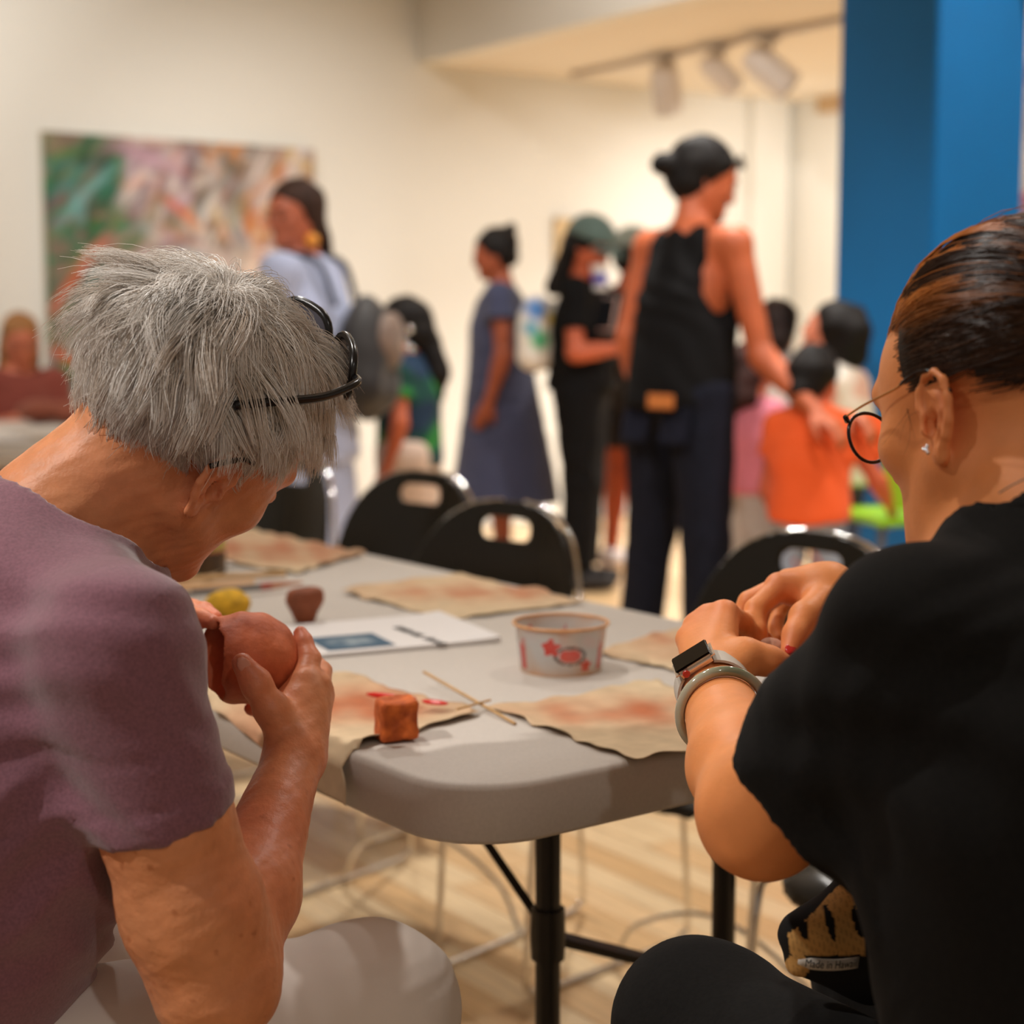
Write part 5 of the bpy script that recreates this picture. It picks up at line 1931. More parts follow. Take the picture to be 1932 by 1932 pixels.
def eyeglasses():
    W_, A = DW['W_'], DW['A']
    t = thing('eyeglasses', 'round dark-rimmed glasses with thin gold temples on the face above the black T-shirt', 'glasses', tuple(W_(0, 0.1, 0)))
    m_f = mat('dark_rim', lin(26, 20, 22), 0.2)
    m_g = mat('gold_wire', lin(214, 160, 100), 0.25, metal=1.0)
    m_l = mat('clear_lens', (0.95, 0.97, 1.0), 0.02, trans=1.0, ior=1.02, spec=0.9)
    for s in (-1, 1):
        ring = []
        for a in np.linspace(0, 2 * math.pi, 36, endpoint=False):
            x = s * 0.036 + 0.0255 * math.cos(a)
            zz = 0.0205 * math.sin(a)
            zz = zz * (1.0 if zz < 0 else 0.85)
            ring.append(W_(x, 0.112 - 2.2 * x * x - 0.12 * zz, -0.012 + zz))
        b = MB()
        b.tube(ring, 0.0014, 8, closed=True)
        b.build('rim', m_f, t, True, world=True)
        cen = sum(ring) / len(ring)
        b = MB()
        b.raw(ring + [cen + A[1] * 0.0015], [(i, (i + 1) % 36, 36) for i in range(36)])
        b.build('lens', m_l, t, True, world=True)
        hx = W_(s * 0.066, 0.100, -0.001)
        b = MB()
        b.tube([W_(s * 0.0612, 0.1040, -0.003), hx], 0.0022, 8)
        b.build('hinge', m_f, t, True, world=True)
        b = MB()
        b.tube(smooth_path([hx, W_(s * 0.073, 0.070, 0.0), W_(s * 0.0795, 0.030, 0.000), W_(s * 0.0805, 0.022, 0.0015)], 6), 0.0010, 6)
        tm = b.build('temple', m_g, t, True, world=True)
        b = MB()
        b.tube(smooth_path([W_(s * 0.0805, 0.022, 0.0015), W_(s * 0.083, 0.008, 0.004), W_(s * 0.084, -0.010, 0.002), W_(s * 0.083, -0.028, -0.018)], 6), 0.0013, 6)
        b.build('temple_tip', m_f, tm, True, world=True)
    b = MB()
    b.tube(smooth_path([W_(-0.0105, 0.1115, -0.008), W_(0, 0.1150, -0.005), W_(0.0105, 0.1115, -0.008)], 5), 0.0013, 6)
    b.build('bridge', m_g, t, True, world=True)


eyeglasses()


# ------------------------------------------------------------------ watch and bangle on her left wrist
def ring_frame(c, axis, up):
    ax = unit(axis)
    n = unit(np.asarray(up) - ax * np.dot(up, ax))
    return ax, n, np.cross(ax, n)


def wristwatch():
    wr, el = DW['wrL'], DW['elL']
    ax = unit(wr - el)
    c = wr - ax * 0.004
    # outward normal of the case: away from the wrist towards the upper left of the view
    nrm = np.array([-0.51, -0.34, 0.74])
    nrm = unit(nrm - ax * np.dot(nrm, ax))
    side = np.cross(ax, nrm)
    t = thing('wristwatch', 'square smart wristwatch with black screen and pale grey strap', 'watch', tuple(c))
    m_case = mat('watch_case', lin(222, 206, 190), 0.22, metal=0.7)
    m_scr = mat('watch_glass', lin(4, 4, 5), 0.12, spec=0.15)
    m_strap = mat('watch_strap', lin(196, 188, 176), 0.55)
    R0 = 0.0300
    cc = c + nrm * (R0 + 0.0045)
    b = MB()
    b.box(cc, (0.0385, 0.0335, 0.0095), [side, ax, nrm], 0.0042)
    case = b.build('case', m_case, t, True, world=True, auto=35)
    b = MB()
    b.box(cc + nrm * 0.0042, (0.0345, 0.0295, 0.0022), [side, ax, nrm], 0.0009)
    b.build('screen', m_scr, t, True, world=True, auto=35)
    b = MB()
    b.lathe([(0.0030, 0.0), (0.0034, 0.001), (0.0030, 0.0025)], cc - side * 0.0 - ax * 0.0165 - side * 0.010, 14, [side, nrm, -ax])
    b.build('crown', mat('watch_crown', lin(180, 50, 40), 0.3), t, True, world=True, auto=35)
    b = MB()
    vs, fs = [], []
    n = 40
    for i in range(n + 1):
        a = R(28) + (2 * math.pi - R(56)) * i / n
        rr = R0 + 0.0012
        q = c + rr * (math.cos(a) * nrm + math.sin(a) * side)
        o = unit(math.cos(a) * nrm + math.sin(a) * side)
        hw = 0.0115
        for (w, th) in ((-hw, 0), (hw, 0), (hw, 0.0022), (-hw, 0.0022)):
            vs.append(q + ax * w + o * th)
    for i in range(n):
        k = i * 4
        for m_ in range(4):
            fs.append((k + m_, k + (m_ + 1) % 4, k + 4 + (m_ + 1) % 4, k + 4 + m_))
    fs += [(3, 2, 1, 0), (n * 4, n * 4 + 1, n * 4 + 2, n * 4 + 3)]
    b.raw(vs, fs)
    b.build('strap', m_strap, t, True, world=True, auto=35)


wristwatch()


def bangle():
    wr, el = DW['wrL'], DW['elL']
    ax = unit(wr - el)
    c = wr - ax * 0.048 + P(1352, 1352, 1.38) * 0
    c = (wr + (el - wr) * 0.21)
    tilt = unit(ax + 0.10 * unit(P(1290, 1390, 1.3) - P(1420, 1340, 1.3)))
    n = unit(np.cross(tilt, ZUP))
    m_ = np.cross(tilt, n)
    b = MB()
    pts = [c + 0.0365 * (math.cos(a) * n + math.sin(a) * m_) for a in np.linspace(0, 2 * math.pi, 64, endpoint=False)]
    b.tube(pts, 0.0042, 12, closed=True)
    v = np.array(b.v)
    cs = np.tile(np.array(lin(176, 172, 150)), (len(v), 1))
    w = np.clip(sines(v.astype(np.float32), 60, 3) * 0.9, 0, 1)[:, None]
    cs = cs * (1 - w) + np.array(lin(54, 92, 60)) * w
    w = np.clip(sines(v.astype(np.float32), 45, 9) * 0.9 - 0.3, 0, 1)[:, None]
    cs = cs * (1 - w) + np.array(lin(196, 148, 60)) * w
    o = mesh_obj('bangle', v - c, b.f, mat('jade', vcol=True, rough=0.08, sss=0.3, coat=1.0), None, True, cs)
    o.location = c
    tag(o, 'mottled green and amber jade bangle on the forearm below the watch', 'bangle')


bangle()

# small piece of clay pinched between her fingertips
lump('clay_piece', 'small pinkish piece of clay pinched between the fingertips', None, [ell(P(1452, 1222, 1.505), (0.012, 0.010, 0.009), k=0.01), ell(P(1466, 1232, 1.50), (0.009, 0.009, 0.008), k=0.01)], 0.0022,
     mat('clay_pale', lin(206, 150, 122), 0.7, noise=(60, 0.3), bump=(120, 0.4, 0.002)), lambda X, d: d + 0.0008 * sines(X, 220, 3))


# ------------------------------------------------------------------ printed fabric pouch on her lap
def pouch():
    t = thing('fabric_pouch', 'black fabric pouch printed with tan leaves, with a small white woven tag, on the lap', 'pouch', tuple(P(1590, 1850, 1.28)))
    D = 1.255
    K_ = 1.14
    pts = [P(1660, 1625, D), P(1590, 1672, D), P(1545, 1712, D - 0.01), P(1480, 1752, D - 0.02), P(1500, 1790, D - 0.02), P(1560, 1812, D - 0.01)]
    pr = [cone(P(1640, 1680, D + 0.03), P(1540, 1752, D + 0.01), 0.020 * K_, 0.014 * K_, 0.02), cone(P(1640, 1760, D + 0.03), P(1500, 1760, D + 0.005), 0.028 * K_, 0.011 * K_, 0.02),
          cone(P(1650, 1660, D + 0.03), P(1655, 1800, D + 0.03), 0.018 * K_, 0.030 * K_, 0.02), cone(P(1620, 1800, D + 0.03), P(1510, 1815, D + 0.01), 0.030 * K_, 0.010 * K_, 0.02)]
    tan, blk = np.array(lin(206, 158, 92)), np.array(lin(16, 15, 15))

    def cols(V):
        Q = V - _C
        d = Q @ _F
        # pattern coordinates in the cloth's own plane (a tilted sheet facing the viewer)
        o = P(1560, 1760, D)
        e1, e2 = unit(P(1660, 1760, D) - o), unit(P(1560, 1660, D) - o)
        a, b_ = (V - o) @ e1 * 1000 / K_, (V - o) @ e2 * 1000 / K_           # millimetres
        leaf = (a > -27 - 0.15 * b_) & (a < 24 - 0.05 * b_) & (b_ < 30 + 0.75 * (a - 12)) & (b_ > -13)
        vein = np.sin(a * 0.33 + b_ * 0.07 + 0.6) + 0.35 * np.sin(b_ * 0.2)
        holes = (vein > 0.80) & (b_ > -8) & (b_ < 22)
        low = (((a + 20) / 7) ** 2 + ((b_ + 24) / 12) ** 2) < 1
        m_ = (leaf & ~holes) | low
        c = np.where(m_[:, None], tan, blk)
        c = c * (1 - 0.25 * (np.sin(a * 2.2 + b_ * 0.5) > 0.7)[:, None] * m_[:, None])
        return c
    blob('bag_body', pr, 0.0019, mat('printed_cotton', vcol=True, rough=0.9, bump=(300, 0.2, 0.001)), t, lambda X, d: d + folds(X, 110, 4, ZUP + 0.4 * _R, 0.003) , cols, smooth_it=1)
    # white tag with printed lettering
    p0, p1 = P(1506, 1815, D - 0.038), P(1620, 1815, D - 0.023)
    e1 = unit(p1 - p0)
    up_ = unit(ZUP - e1 * np.dot(e1, ZUP))
    nn = np.cross(up_, e1)
    if np.dot(nn, _C - p0) < 0:
        nn = -nn
    L = np.linalg.norm(p1 - p0)
    vs, fs = [], []
    n = 16
    bend = lambda s: nn * (0.0022 * math.sin(s * 3.0)) + up_ * (-0.0016 * math.sin(s * 3.0))
    for i in range(n + 1):
        s = i / n
        q = p0 + e1 * L * s + bend(s)
        hh = 0.0044 if s > 0.2 else 0.0016 + 0.014 * s
        vs += [q - up_ * hh, q + up_ * hh, q + up_ * hh - nn * 0.0006, q - up_ * hh - nn * 0.0006]
    for i in range(n):
        k = i * 4
        for m_ in range(4):
            fs.append((k + m_, k + (m_ + 1) % 4, k + 4 + (m_ + 1) % 4, k + 4 + m_))
    fs += [(3, 2, 1, 0), (n * 4, n * 4 + 1, n * 4 + 2, n * 4 + 3)]
    tagm = mesh_obj('woven_tag', vs, fs, mat('tag_white', lin(214, 206, 196), 0.8), t, True, world=True)
    cu = bpy.data.curves.new('tag_text', 'FONT')
    cu.body = 'Made in Hawaii'
    cu.size = 0.0088
    cu.align_x = 'CENTER'
    cu.align_y = 'CENTER'
    tmp = bpy.data.objects.new('tag_text', cu)
    COL.objects.link(tmp)
    bpy.context.view_layer.update()
    me = bpy.data.meshes.new_from_object(tmp.evaluated_get(bpy.context.evaluated_depsgraph_get()))
    bpy.data.objects.remove(tmp)
    tv = np.array([v.co for v in me.vertices])
    tv[:, 0] *= (L * 0.84) / (tv[:, 0].max() - tv[:, 0].min())
    wv = []
    for q in tv:
        s = 0.53 + q[0] / L
        wv.append(p0 + e1 * L * s + bend(s) + up_ * q[1] + nn * 0.0004)
    tf = [tuple(p_.vertices) for p_ in me.polygons]
    o = mesh_obj('lettering', wv, tf, mat('black_ink', lin(40, 38, 40), 0.6), tagm, False, world=True)
    o['kind'] = 'stuff'


pouch()

# their own chairs, under them and behind them
q = np.array([-0.56, 1.30])
place_chair(False, q - u2 * 0.02, u2, 'black chair carrying the person in the mauve T-shirt')
q = np.array([0.485, 1.00])
place_chair(False, q - v2 * 0.02, v2, 'black chair carrying the person in the black T-shirt')
# ================================================================== PEOPLE AND THINGS IN THE BACKGROUND
def fabric(name, c, rough=0.9, noise=0.12, scale=40):
    return mat(name, c, rough, noise=(scale, noise), bump=(90, 0.2, 0.003), sheen=0.1)


def skin_simple(name, c):
    return mat(name, c, 0.5, noise=(14, 0.12), sss=0.08)


def figure(label, px, d, height, yaw, skin, head=(0, 0), armL=None, armR=None, legs=None, top=None, bottom=None, hair=None, feet=None,
           group=None, lean=0.0, seated=False, vox=0.012, twist=0.0, child=False, zoff=0.0):
    """standing figure; yaw = heading in degrees clockwise from straight away from the camera; arms = (elbow, wrist) in body units (x right, y forward, z up)"""
    base = np.array([(px - 966) / F_PX * d, d, 0.0])
    s = height / 1.68
    hs = s * (1.0 if not child else 1.25)
    fw = np.array([math.sin(R(yaw)), math.cos(R(yaw)), 0.0])
    rt = np.array([fw[1], -fw[0], 0.0])
    root = thing('person', label, 'person', (base[0], base[1], 0.0), group)

    def L(x, y, z):
        # lean bends the upper body forward about the hips
        zz = z - 0.92
        if zz > 0 and lean:
            y, z = y + zz * math.sin(lean), 0.92 + zz * math.cos(lean)
        return base + s * (x * rt + y * fw + (z + zoff) * ZUP)
    neck, pel, chest = L(0, -0.01, 1.40), L(0, 0, 0.93), L(0, 0.0, 1.23)
    if child:
        neck = L(0, -0.01, 1.34)
    shz, shx = (1.365, 0.172) if not child else (1.30, 0.15)
    sh = {'L': L(-shx, 0, shz), 'R': L(shx, 0, shz)}
    aL = armL or ((-0.225, -0.03, 1.08), (-0.235, 0.04, 0.85))
    aR = armR or ((0.225, -0.03, 1.08), (0.235, 0.04, 0.85))
    LW = lambda q: q if isinstance(q, np.ndarray) else L(*q)
    el = {'L': LW(aL[0]), 'R': LW(aR[0])}
    wr = {'L': LW(aL[1]), 'R': LW(aR[1])}
    lg = legs or (((-0.09, 0.0, 0.49), (-0.10, -0.02, 0.08)), ((0.09, 0.02, 0.49), (0.10, 0.0, 0.08)))
    hip = {'L': L(-0.085, 0, 0.90), 'R': L(0.085, 0, 0.90)}
    kn = {'L': L(*lg[0][0]), 'R': L(*lg[1][0])}
    an = {'L': L(*lg[0][1]), 'R': L(*lg[1][1])}
    hy, hp = yaw + head[0], head[1]
    hf = np.array([math.sin(R(hy)) * math.cos(R(hp)), math.cos(R(hy)) * math.cos(R(hp)), math.sin(R(hp))])
    A = frame_from(hf)
    hc = (L(0, 0.02, 1.575) if not child else L(0, 0.02, 1.53)) + hf * 0.012
    B3 = np.array([rt, fw, ZUP])
    pr = head_prims(hc, A, hs * 0.97, True, detail=False)
    pr += [cone(neck, hc - A[2] * 0.05 * hs - A[1] * 0.015, 0.052 * s, 0.050 * s, 0.03), cone(neck - ZUP * 0.02, sh['L'], 0.055 * s, 0.052 * s, 0.04), cone(neck - ZUP * 0.02, sh['R'], 0.055 * s, 0.052 * s, 0.04),
           ell(chest, np.array([0.145, 0.10, 0.17]) * s, B3, 0.05), cone(chest - ZUP * 0.06, pel, 0.105 * s, 0.115 * s, 0.05), ell(pel, np.array([0.155, 0.115, 0.11]) * s, B3, 0.05)]
    for q in 'LR':
        pr += limb(sh[q], el[q], wr[q], 0.050 * s, 0.038 * s, 0.026 * s, 0.005 * s)
        d_ = unit(wr[q] - el[q])
        pr += simple_hand(wr[q], unit(d_ + 0.2 * fw), rt * (-1 if q == 'L' else 1), s * 0.95, 0.55, side=(1 if q == 'L' else -1))
        pr += limb(hip[q], kn[q], an[q], 0.085 * s, 0.056 * s, 0.038 * s, 0.006 * s, 0.03)
        g = an[q].copy()
        pr += [cone(g - ZUP * 0.03 * s, g - ZUP * 0.045 * s + fw * 0.15 * s, 0.038 * s, 0.028 * s, 0.03)]
    o = blob('body', pr, vox, skin_simple('skin_%02x%02x%02x' % tuple(int(c * 255) for c in skin), skin), root, smooth_it=1)
    W_ = lambda x, y, z: hc + hs * 0.97 * (x * A[0] + y * A[1] + z * A[2])
    # eyes and brows where a face can be seen
    dk = mat('eye_dark', lin(40, 26, 20), 0.3)
    for sx in (-1, 1):
        b = MB()
        b.lathe([(0.001, -0.004), (0.009, -0.002), (0.010, 0.001), (0.001, 0.004)], W_(sx * 0.031, 0.0945, -0.010), 10, A[[0, 2, 1]], close=False)
        b.build('eye', dk, root, True, world=True)
        b = MB()
        b.tube([W_(sx * 0.016, 0.0975, 0.014), W_(sx * 0.032, 0.096, 0.019), W_(sx * 0.048, 0.086, 0.014)], 0.0035 * hs, 6)
        b.build('eyebrow', dk, root, True, world=True)
    # ---- clothes
    inf = 0.014 * s
    if top:
        t = top
        sl = t.get('sleeve', 0.5)
        zh = t.get('hem', 0.92)
        fit = t.get('fit', 0.0)
        ouc = [ell(chest, np.array([0.145, 0.10, 0.17]) * s + inf + fit, B3, 0.05), cone(chest - ZUP * 0.05, L(0, 0, min(zh, 0.95)), 0.108 * s + inf + fit, 0.122 * s + inf + fit * 1.4, 0.05)]
        hw = 0.05 * s
        ouc += [cone(chest - ZUP * 0.05 + rt * hw, L(0.05, 0, min(zh, 0.95)), 0.09 * s + inf + fit, 0.105 * s + inf + fit, 0.05), cone(chest - ZUP * 0.05 - rt * hw, L(-0.05, 0, min(zh, 0.95)), 0.09 * s + inf + fit, 0.105 * s + inf + fit, 0.05)]
        if t.get('tank'):
            for q, sg in (('L', -1), ('R', 1)):
                ouc.append(cone(neck - ZUP * 0.045 * s + rt * sg * 0.062 * s, chest + ZUP * 0.02 * s + rt * sg * 0.045 * s, 0.076 * s, 0.105 * s, 0.02))
            ouc.append(cone(neck - ZUP * 0.035 * s - fw * 0.02 * s, chest + ZUP * 0.06 * s - fw * 0.02 * s, 0.066 * s, 0.088 * s, 0.02))
            ouc = [dict(p_) for p_ in ouc]
            ouc[0] = ell(chest - ZUP * 0.03 * s, np.array([0.128, 0.10, 0.17]) * s + 0.012, B3, 0.05)
        else:
            for q in 'LR':
                ouc.append(cone(neck - ZUP * 0.045 * s, sh[q], 0.062 * s, 0.058 * s + inf * 0.5, 0.04))
                if sl > 0:
                    e = el[q] if sl >= 1 else sh[q] + (el[q] - sh[q]) * (sl * 1.0)
                    dd = unit(el[q] - sh[q])
                    ouc.append(cone(sh[q], e + dd * 0.03, 0.052 * s + inf, 0.044 * s + inf + t.get('flare', 0.004), 0.03, clip=None if sl >= 1 else [(e, dd)]))
                    if sl > 1:
                        e2 = el[q] + (wr[q] - el[q]) * min(1.0, sl - 1)
                        d2 = unit(wr[q] - el[q])
                        ouc.append(cone(el[q], e2 + d2 * 0.02, 0.044 * s + inf, 0.032 * s + inf, 0.02, clip=[(e2, d2)]))
        if t.get('tank'):
            for sg in (-1, 1):
                ouc.append(ell(L(sg * 0.185, -0.03, 1.27), np.array([0.075, 0.16, 0.15]) * s, B3, 0.02, op='-'))
        cutz = L(0, 0, zh)
        for p_ in ouc[:4]:
            p_['clip'] = (p_['clip'] or []) + [(cutz, (0, 0, -1))]
        dis = t.get('disp') or (lambda X, d_: d_ + folds(X, 34, int(px) % 17, ZUP + 0.4 * rt, 0.008 * s))
        o = blob('shirt', ouc, vox * 0.9, t['mat'], root, dis, t.get('cols'), smooth_it=1)
    if bottom:
        t = bottom
        k_ = t['kind']
        z1 = t.get('hem', 0.10)
        ouc = []
        if k_ in ('pants', 'shorts'):
            fit = t.get('fit', 0.0)
            for q, j in (('L', 0), ('R', 1)):
                cp = [(L(0, 0, z1), (0, 0, -1))]
                ouc += [cone(hip[q], kn[q], 0.088 * s + inf + fit, 0.058 * s + inf + fit, 0.02, clip=cp)]
                if k_ == 'pants':
                    ouc += [cone(kn[q], an[q], 0.058 * s + inf + fit, 0.050 * s + inf + fit, 0.02, clip=cp)]
            ouc += [ell(pel - ZUP * 0.01, np.array([0.16, 0.12, 0.11]) * s + inf, B3, 0.03, clip=[(L(0, 0, t.get('waist', 1.0)), (0, 0, 1))])]
        else:
            w0, w1 = t.get('w0', 0.125), t.get('w1', 0.24)
            zt = t.get('waist', 1.02)
            a_, b_ = L(0, 0, zt), L(0, 0, z1) + fw * t.get('sway', 0.0)
            cp = [(L(0, 0, z1), (0, 0, -1))]
            ouc += [cone(a_, b_, w0 * s, w1 * s, 0.04, clip=cp)]
        dis = t.get('disp') or (lambda X, d_: d_ + folds(X, 40, int(px) % 13 + 3, rt + 0.15 * ZUP, 0.010 * s, 1.4))
        o = blob('trousers' if k_ == 'pants' else k_, ouc, vox * 0.9, t['mat'], root, dis, t.get('cols'), smooth_it=1)
    # ---- hair: cap plus shapes in head space
    if hair:
        hp_ = [ell(W_(0, -0.020, 0.030), np.array([0.090, 0.108, 0.096]) * hs, A, 0.02, clip=[(W_(0, 0.052, 0.030), unit(A[1] * 0.75 - A[2] * 0.66)), (W_(0, -0.10, -0.058), -A[2])]), ell(W_(0, -0.048, -0.030), np.array([0.076, 0.068, 0.062]) * hs, A, 0.02)]
        for (a, b, ra, rb) in hair.get('locks', []):
            hp_.append(cone(W_(*a), W_(*b), ra * hs, rb * hs, 0.02))
        blob('hair', hp_, vox * 0.7, mat('hair_%s' % hair['name'], hair['col'], 0.62, spec=0.25, noise=(60, 0.4), bump=(120, 0.5, 0.004), stretch=(1, 1, 0.3)), root,
             lambda X, d_: d_ + 0.004 * sines(X, 70, 3), smooth_it=1)
    for q in 'LR':
        if feet:
            g = an[q]
            ft = [cone(g - ZUP * 0.035 * s - fw * 0.03 * s, g - ZUP * 0.035 * s + fw * 0.15 * s, 0.047 * s, 0.038 * s, 0.03, clip=[(base + ZUP * 0.001, (0, 0, -1))]), cone(g, g - ZUP * 0.03 * s, 0.046 * s, 0.05 * s, 0.03)]
            blob('shoe', ft, vox * 0.9, feet, root, smooth_it=1)
    return dict(root=root, L=L, W_=W_, A=A, hc=hc, s=s, hs=hs, fw=fw, rt=rt, wr=wr, el=el, sh=sh, base=base)


TAN, BROWN, LIGHT = lin(196, 112, 76), lin(172, 88, 54), lin(212, 136, 104)
BLACKH = dict(name='black', col=lin(22, 17, 15))
f_black = mat('cloth_black', lin(17, 16, 17), 0.9, spec=0.2, noise=(40, 0.15))
shoe_white = mat('shoe_white', lin(226, 218, 216), 0.6)
shoe_dark = mat('shoe_dark', lin(34, 30, 30), 0.6)

# ---- man in the black tank top
m_jean = mat('dark_denim', lin(23, 25, 37), 0.9, spec=0.2, noise=(60, 0.3))
MAN = figure('person seen from behind in black tank top and dark jeans, hair in a bun', 1282, 5.15, 1.73, 48, lin(190, 98, 60), head=(28, -18), lean=0.10,
             armL=((-0.215, -0.02, 1.09), (-0.215, 0.06, 0.86)), armR=(P(1436, 672, 5.0), P(1535, 772, 4.85)),
             legs=(((-0.13, 0.02, 0.49), (-0.17, 0.0, 0.08)), ((0.13, -0.02, 0.49), (0.17, -0.06, 0.08))),
             top=dict(mat=f_black, tank=True, hem=0.89, fit=0.010), bottom=dict(kind='pants', mat=m_jean, fit=0.004, waist=0.94),
             hair=dict(BLACKH, locks=[((0, -0.12, 0.0), (0, -0.150, -0.006), 0.030, 0.036)]), feet=shoe_dark, vox=0.010)
b = MB()
q = MAN['L'](0.06, -0.150, 0.900)
b.box(q, (0.105, 0.010, 0.045), [MAN['rt'], MAN['fw'], ZUP], 0.003)
b.build('leather_patch', mat('leather_tan', lin(198, 120, 60), 0.7), MAN['root'], False, world=True)
for sx in (-1, 1):
    b = MB()
    b.box(MAN['L'](sx * 0.080 + 0.01, -0.119, 0.83), (0.11, 0.012, 0.12), [MAN['rt'], unit(MAN['fw'] - 0.25 * ZUP), unit(ZUP + 0.25 * MAN['fw'])], 0.004)
    b.build('back_pocket', mat('denim_pocket', lin(27, 29, 43), 0.9, spec=0.2, noise=(30, 0.35)), MAN['root'], False, world=True)


def sun_shades(W_, A, hs, label, col):
    t = thing('sunglasses', label, 'sunglasses', tuple(W_(0, 0.06, 0.09)))
    for s in (-1, 1):
        b = MB()
        ring = [W_(s * 0.034 + 0.026 * math.cos(a), 0.092 - 2.5 * (s * 0.034 + 0.026 * math.cos(a)) ** 2 - 0.012 * math.sin(a), 0.078 + 0.018 * math.sin(a)) for a in np.linspace(0, 6.283, 18, endpoint=False)]
        b.tube(ring, 0.0035, 6, closed=True)
        b.build('rim', col, t, True, world=True)
        cen = sum(ring) / 18
        b = MB()
        b.raw(ring + [cen + A[1] * 0.003], [(i, (i + 1) % 18, 18) for i in range(18)])
        b.build('lens', mat('mirror_lens', (0.75, 0.75, 0.78), 0.08, metal=1.0), t, True, world=True)
        b = MB()
        b.tube([W_(s * 0.058, 0.082, 0.078), W_(s * 0.086, 0.03, 0.062), W_(s * 0.090, -0.03, 0.03)], 0.003, 6)
        b.build('temple', col, t, True, world=True)


sun_shades(MAN['W_'], MAN['A'], 1.0, 'mirrored sunglasses resting on the dark hair above the black tank top', mat('shade_frame', lin(30, 28, 28), 0.3))

# ---- woman in the pale blue shirt, with backpack
m_pale = fabric('pale_blue', lin(170, 178, 206), 0.9, 0.1, 12)
BLU = figure('standing person in a loose pale blue shirt and long skirt looking over the shoulder', 576, 5.7, 1.64, -70, lin(186, 104, 76), head=(-70, -4),
             armL=((-0.21, 0.05, 1.09), (-0.20, 0.22, 0.98)), armR=((0.22, -0.02, 1.09), (0.22, 0.10, 0.90)),
             top=dict(mat=m_pale, sleeve=1.8, hem=0.72, fit=0.035, flare=0.03), bottom=dict(kind='skirt', mat=m_pale, hem=0.12, waist=0.95, w0=0.15, w1=0.22),
             hair=dict(name='darkbrown', col=lin(62, 42, 34), locks=[((0, -0.09, 0.02), (0.0, -0.13, -0.08), 0.035, 0.030), ((0.0, -0.13, -0.08), (0.0, -0.16, -0.24), 0.030, 0.022), ((0.0, -0.16, -0.24), (0.0, -0.17, -0.36), 0.022, 0.012)]), feet=shoe_dark)
e = BLU['W_'](-0.078, 0.0, -0.085)
b = MB()
b.lathe([(0.002, -0.026), (0.020, -0.018), (0.026, 0.0), (0.020, 0.018), (0.002, 0.026)], BLU['W_'](-0.082, 0.0, -0.10), 14)
b.build('earring', mat('earring_orange', lin(226, 146, 50), 0.4), BLU['root'], True, world=True)
b = MB()
b.lathe([(0.002, -0.026), (0.020, -0.018), (0.026, 0.0), (0.020, 0.018), (0.002, 0.026)], BLU['W_'](0.082, 0.0, -0.10), 14)
b.build('earring', mat('earring_orange', lin(226, 146, 50), 0.4), BLU['root'], True, world=True)


def backpack():
    L, rt, fw = BLU['L'], BLU['rt'], BLU['fw']
    c = L(0.03, -0.235, 1.07)
    t = thing('backpack', 'black backpack with pale pocket hanging behind the pale blue shirt', 'bag', tuple(c - ZUP * 0.22))
    B3 = np.array([rt, fw, ZUP])
    m_bp = fabric('nylon_black', lin(30, 26, 26), 0.6, 0.3, 30)
    blob('pack_body', [ell(c, (0.15, 0.085, 0.215), B3, 0.03), cone(c - ZUP * 0.10 - rt * 0.07, c - ZUP * 0.10 + rt * 0.07, 0.08, 0.08, 0.05)], 0.012, m_bp, t, lambda X, d: d + 0.006 * sines(X, 40, 4))
    blob('front_pocket', [ell(c - fw * 0.07 + ZUP * 0.06 + rt * 0.03, (0.10, 0.035, 0.10), B3, 0.03)], 0.010, fabric('nylon_taupe', lin(116, 96, 84), 0.6, 0.25, 30), t)
    m_met = mat('chrome', (0.82, 0.80, 0.78), 0.09, metal=1.0)
    for (x, z) in ((0.09, 0.10), (0.02, 0.05), (0.10, 0.03)):
        b = MB()
        b.lathe([(0.001, -0.012), (0.010, -0.008), (0.012, 0), (0.010, 0.008), (0.001, 0.012)], c - fw * 0.10 + rt * (x + 0.03) + ZUP * z, 10)
        b.build('buckle', m_met, t, True, world=True)
    for sx in (-1, 1):
        b = MB()
        b.tube(smooth_path([L(sx * 0.09, -0.17, 1.25), L(sx * 0.10, -0.10, 1.41), L(sx * 0.11, 0.05, 1.41), L(sx * 0.12, 0.15, 1.25)], 6), 0.011, 8)
        b.build('strap', fabric('nylon_navy', lin(36, 40, 54), 0.7), t, True, world=True)


backpack()


# ---- girl with long hair beyond the backpack
def stripes(cols, f, seed):
    def fn(V):
        w = sines(V.astype(np.float32), f, seed)
        return np.where(w[:, None] > 0.45, np.array(cols[0]), np.where(w[:, None] < -0.25, np.array(cols[1]), np.array(cols[2])))
    return fn


m_vc = mat('print_fabric', vcol=True, rough=0.9)
figure('long-haired child in a green and navy top and pale shorts beside the backpack', 772, 6.05, 1.26, -75, lin(190, 96, 60), head=(-10, -10), child=True,
       armR=((0.20, -0.06, 1.05), (0.21, 0.0, 0.84)), top=dict(mat=m_vc, sleeve=0.5, hem=0.88, fit=0.012, cols=stripes([lin(40, 120, 50), lin(24, 48, 72), lin(20, 66, 60)], 26, 4)),
       bottom=dict(kind='shorts', mat=fabric('short_pale', lin(214, 190, 174)), hem=0.58, fit=0.03), feet=shoe_dark,
       hair=dict(BLACKH, locks=[((0.0, -0.085, -0.02), (0.0, -0.12, -0.20), 0.055, 0.042), ((0.0, -0.12, -0.20), (0.0, -0.10, -0.30), 0.042, 0.02)]), vox=0.011)

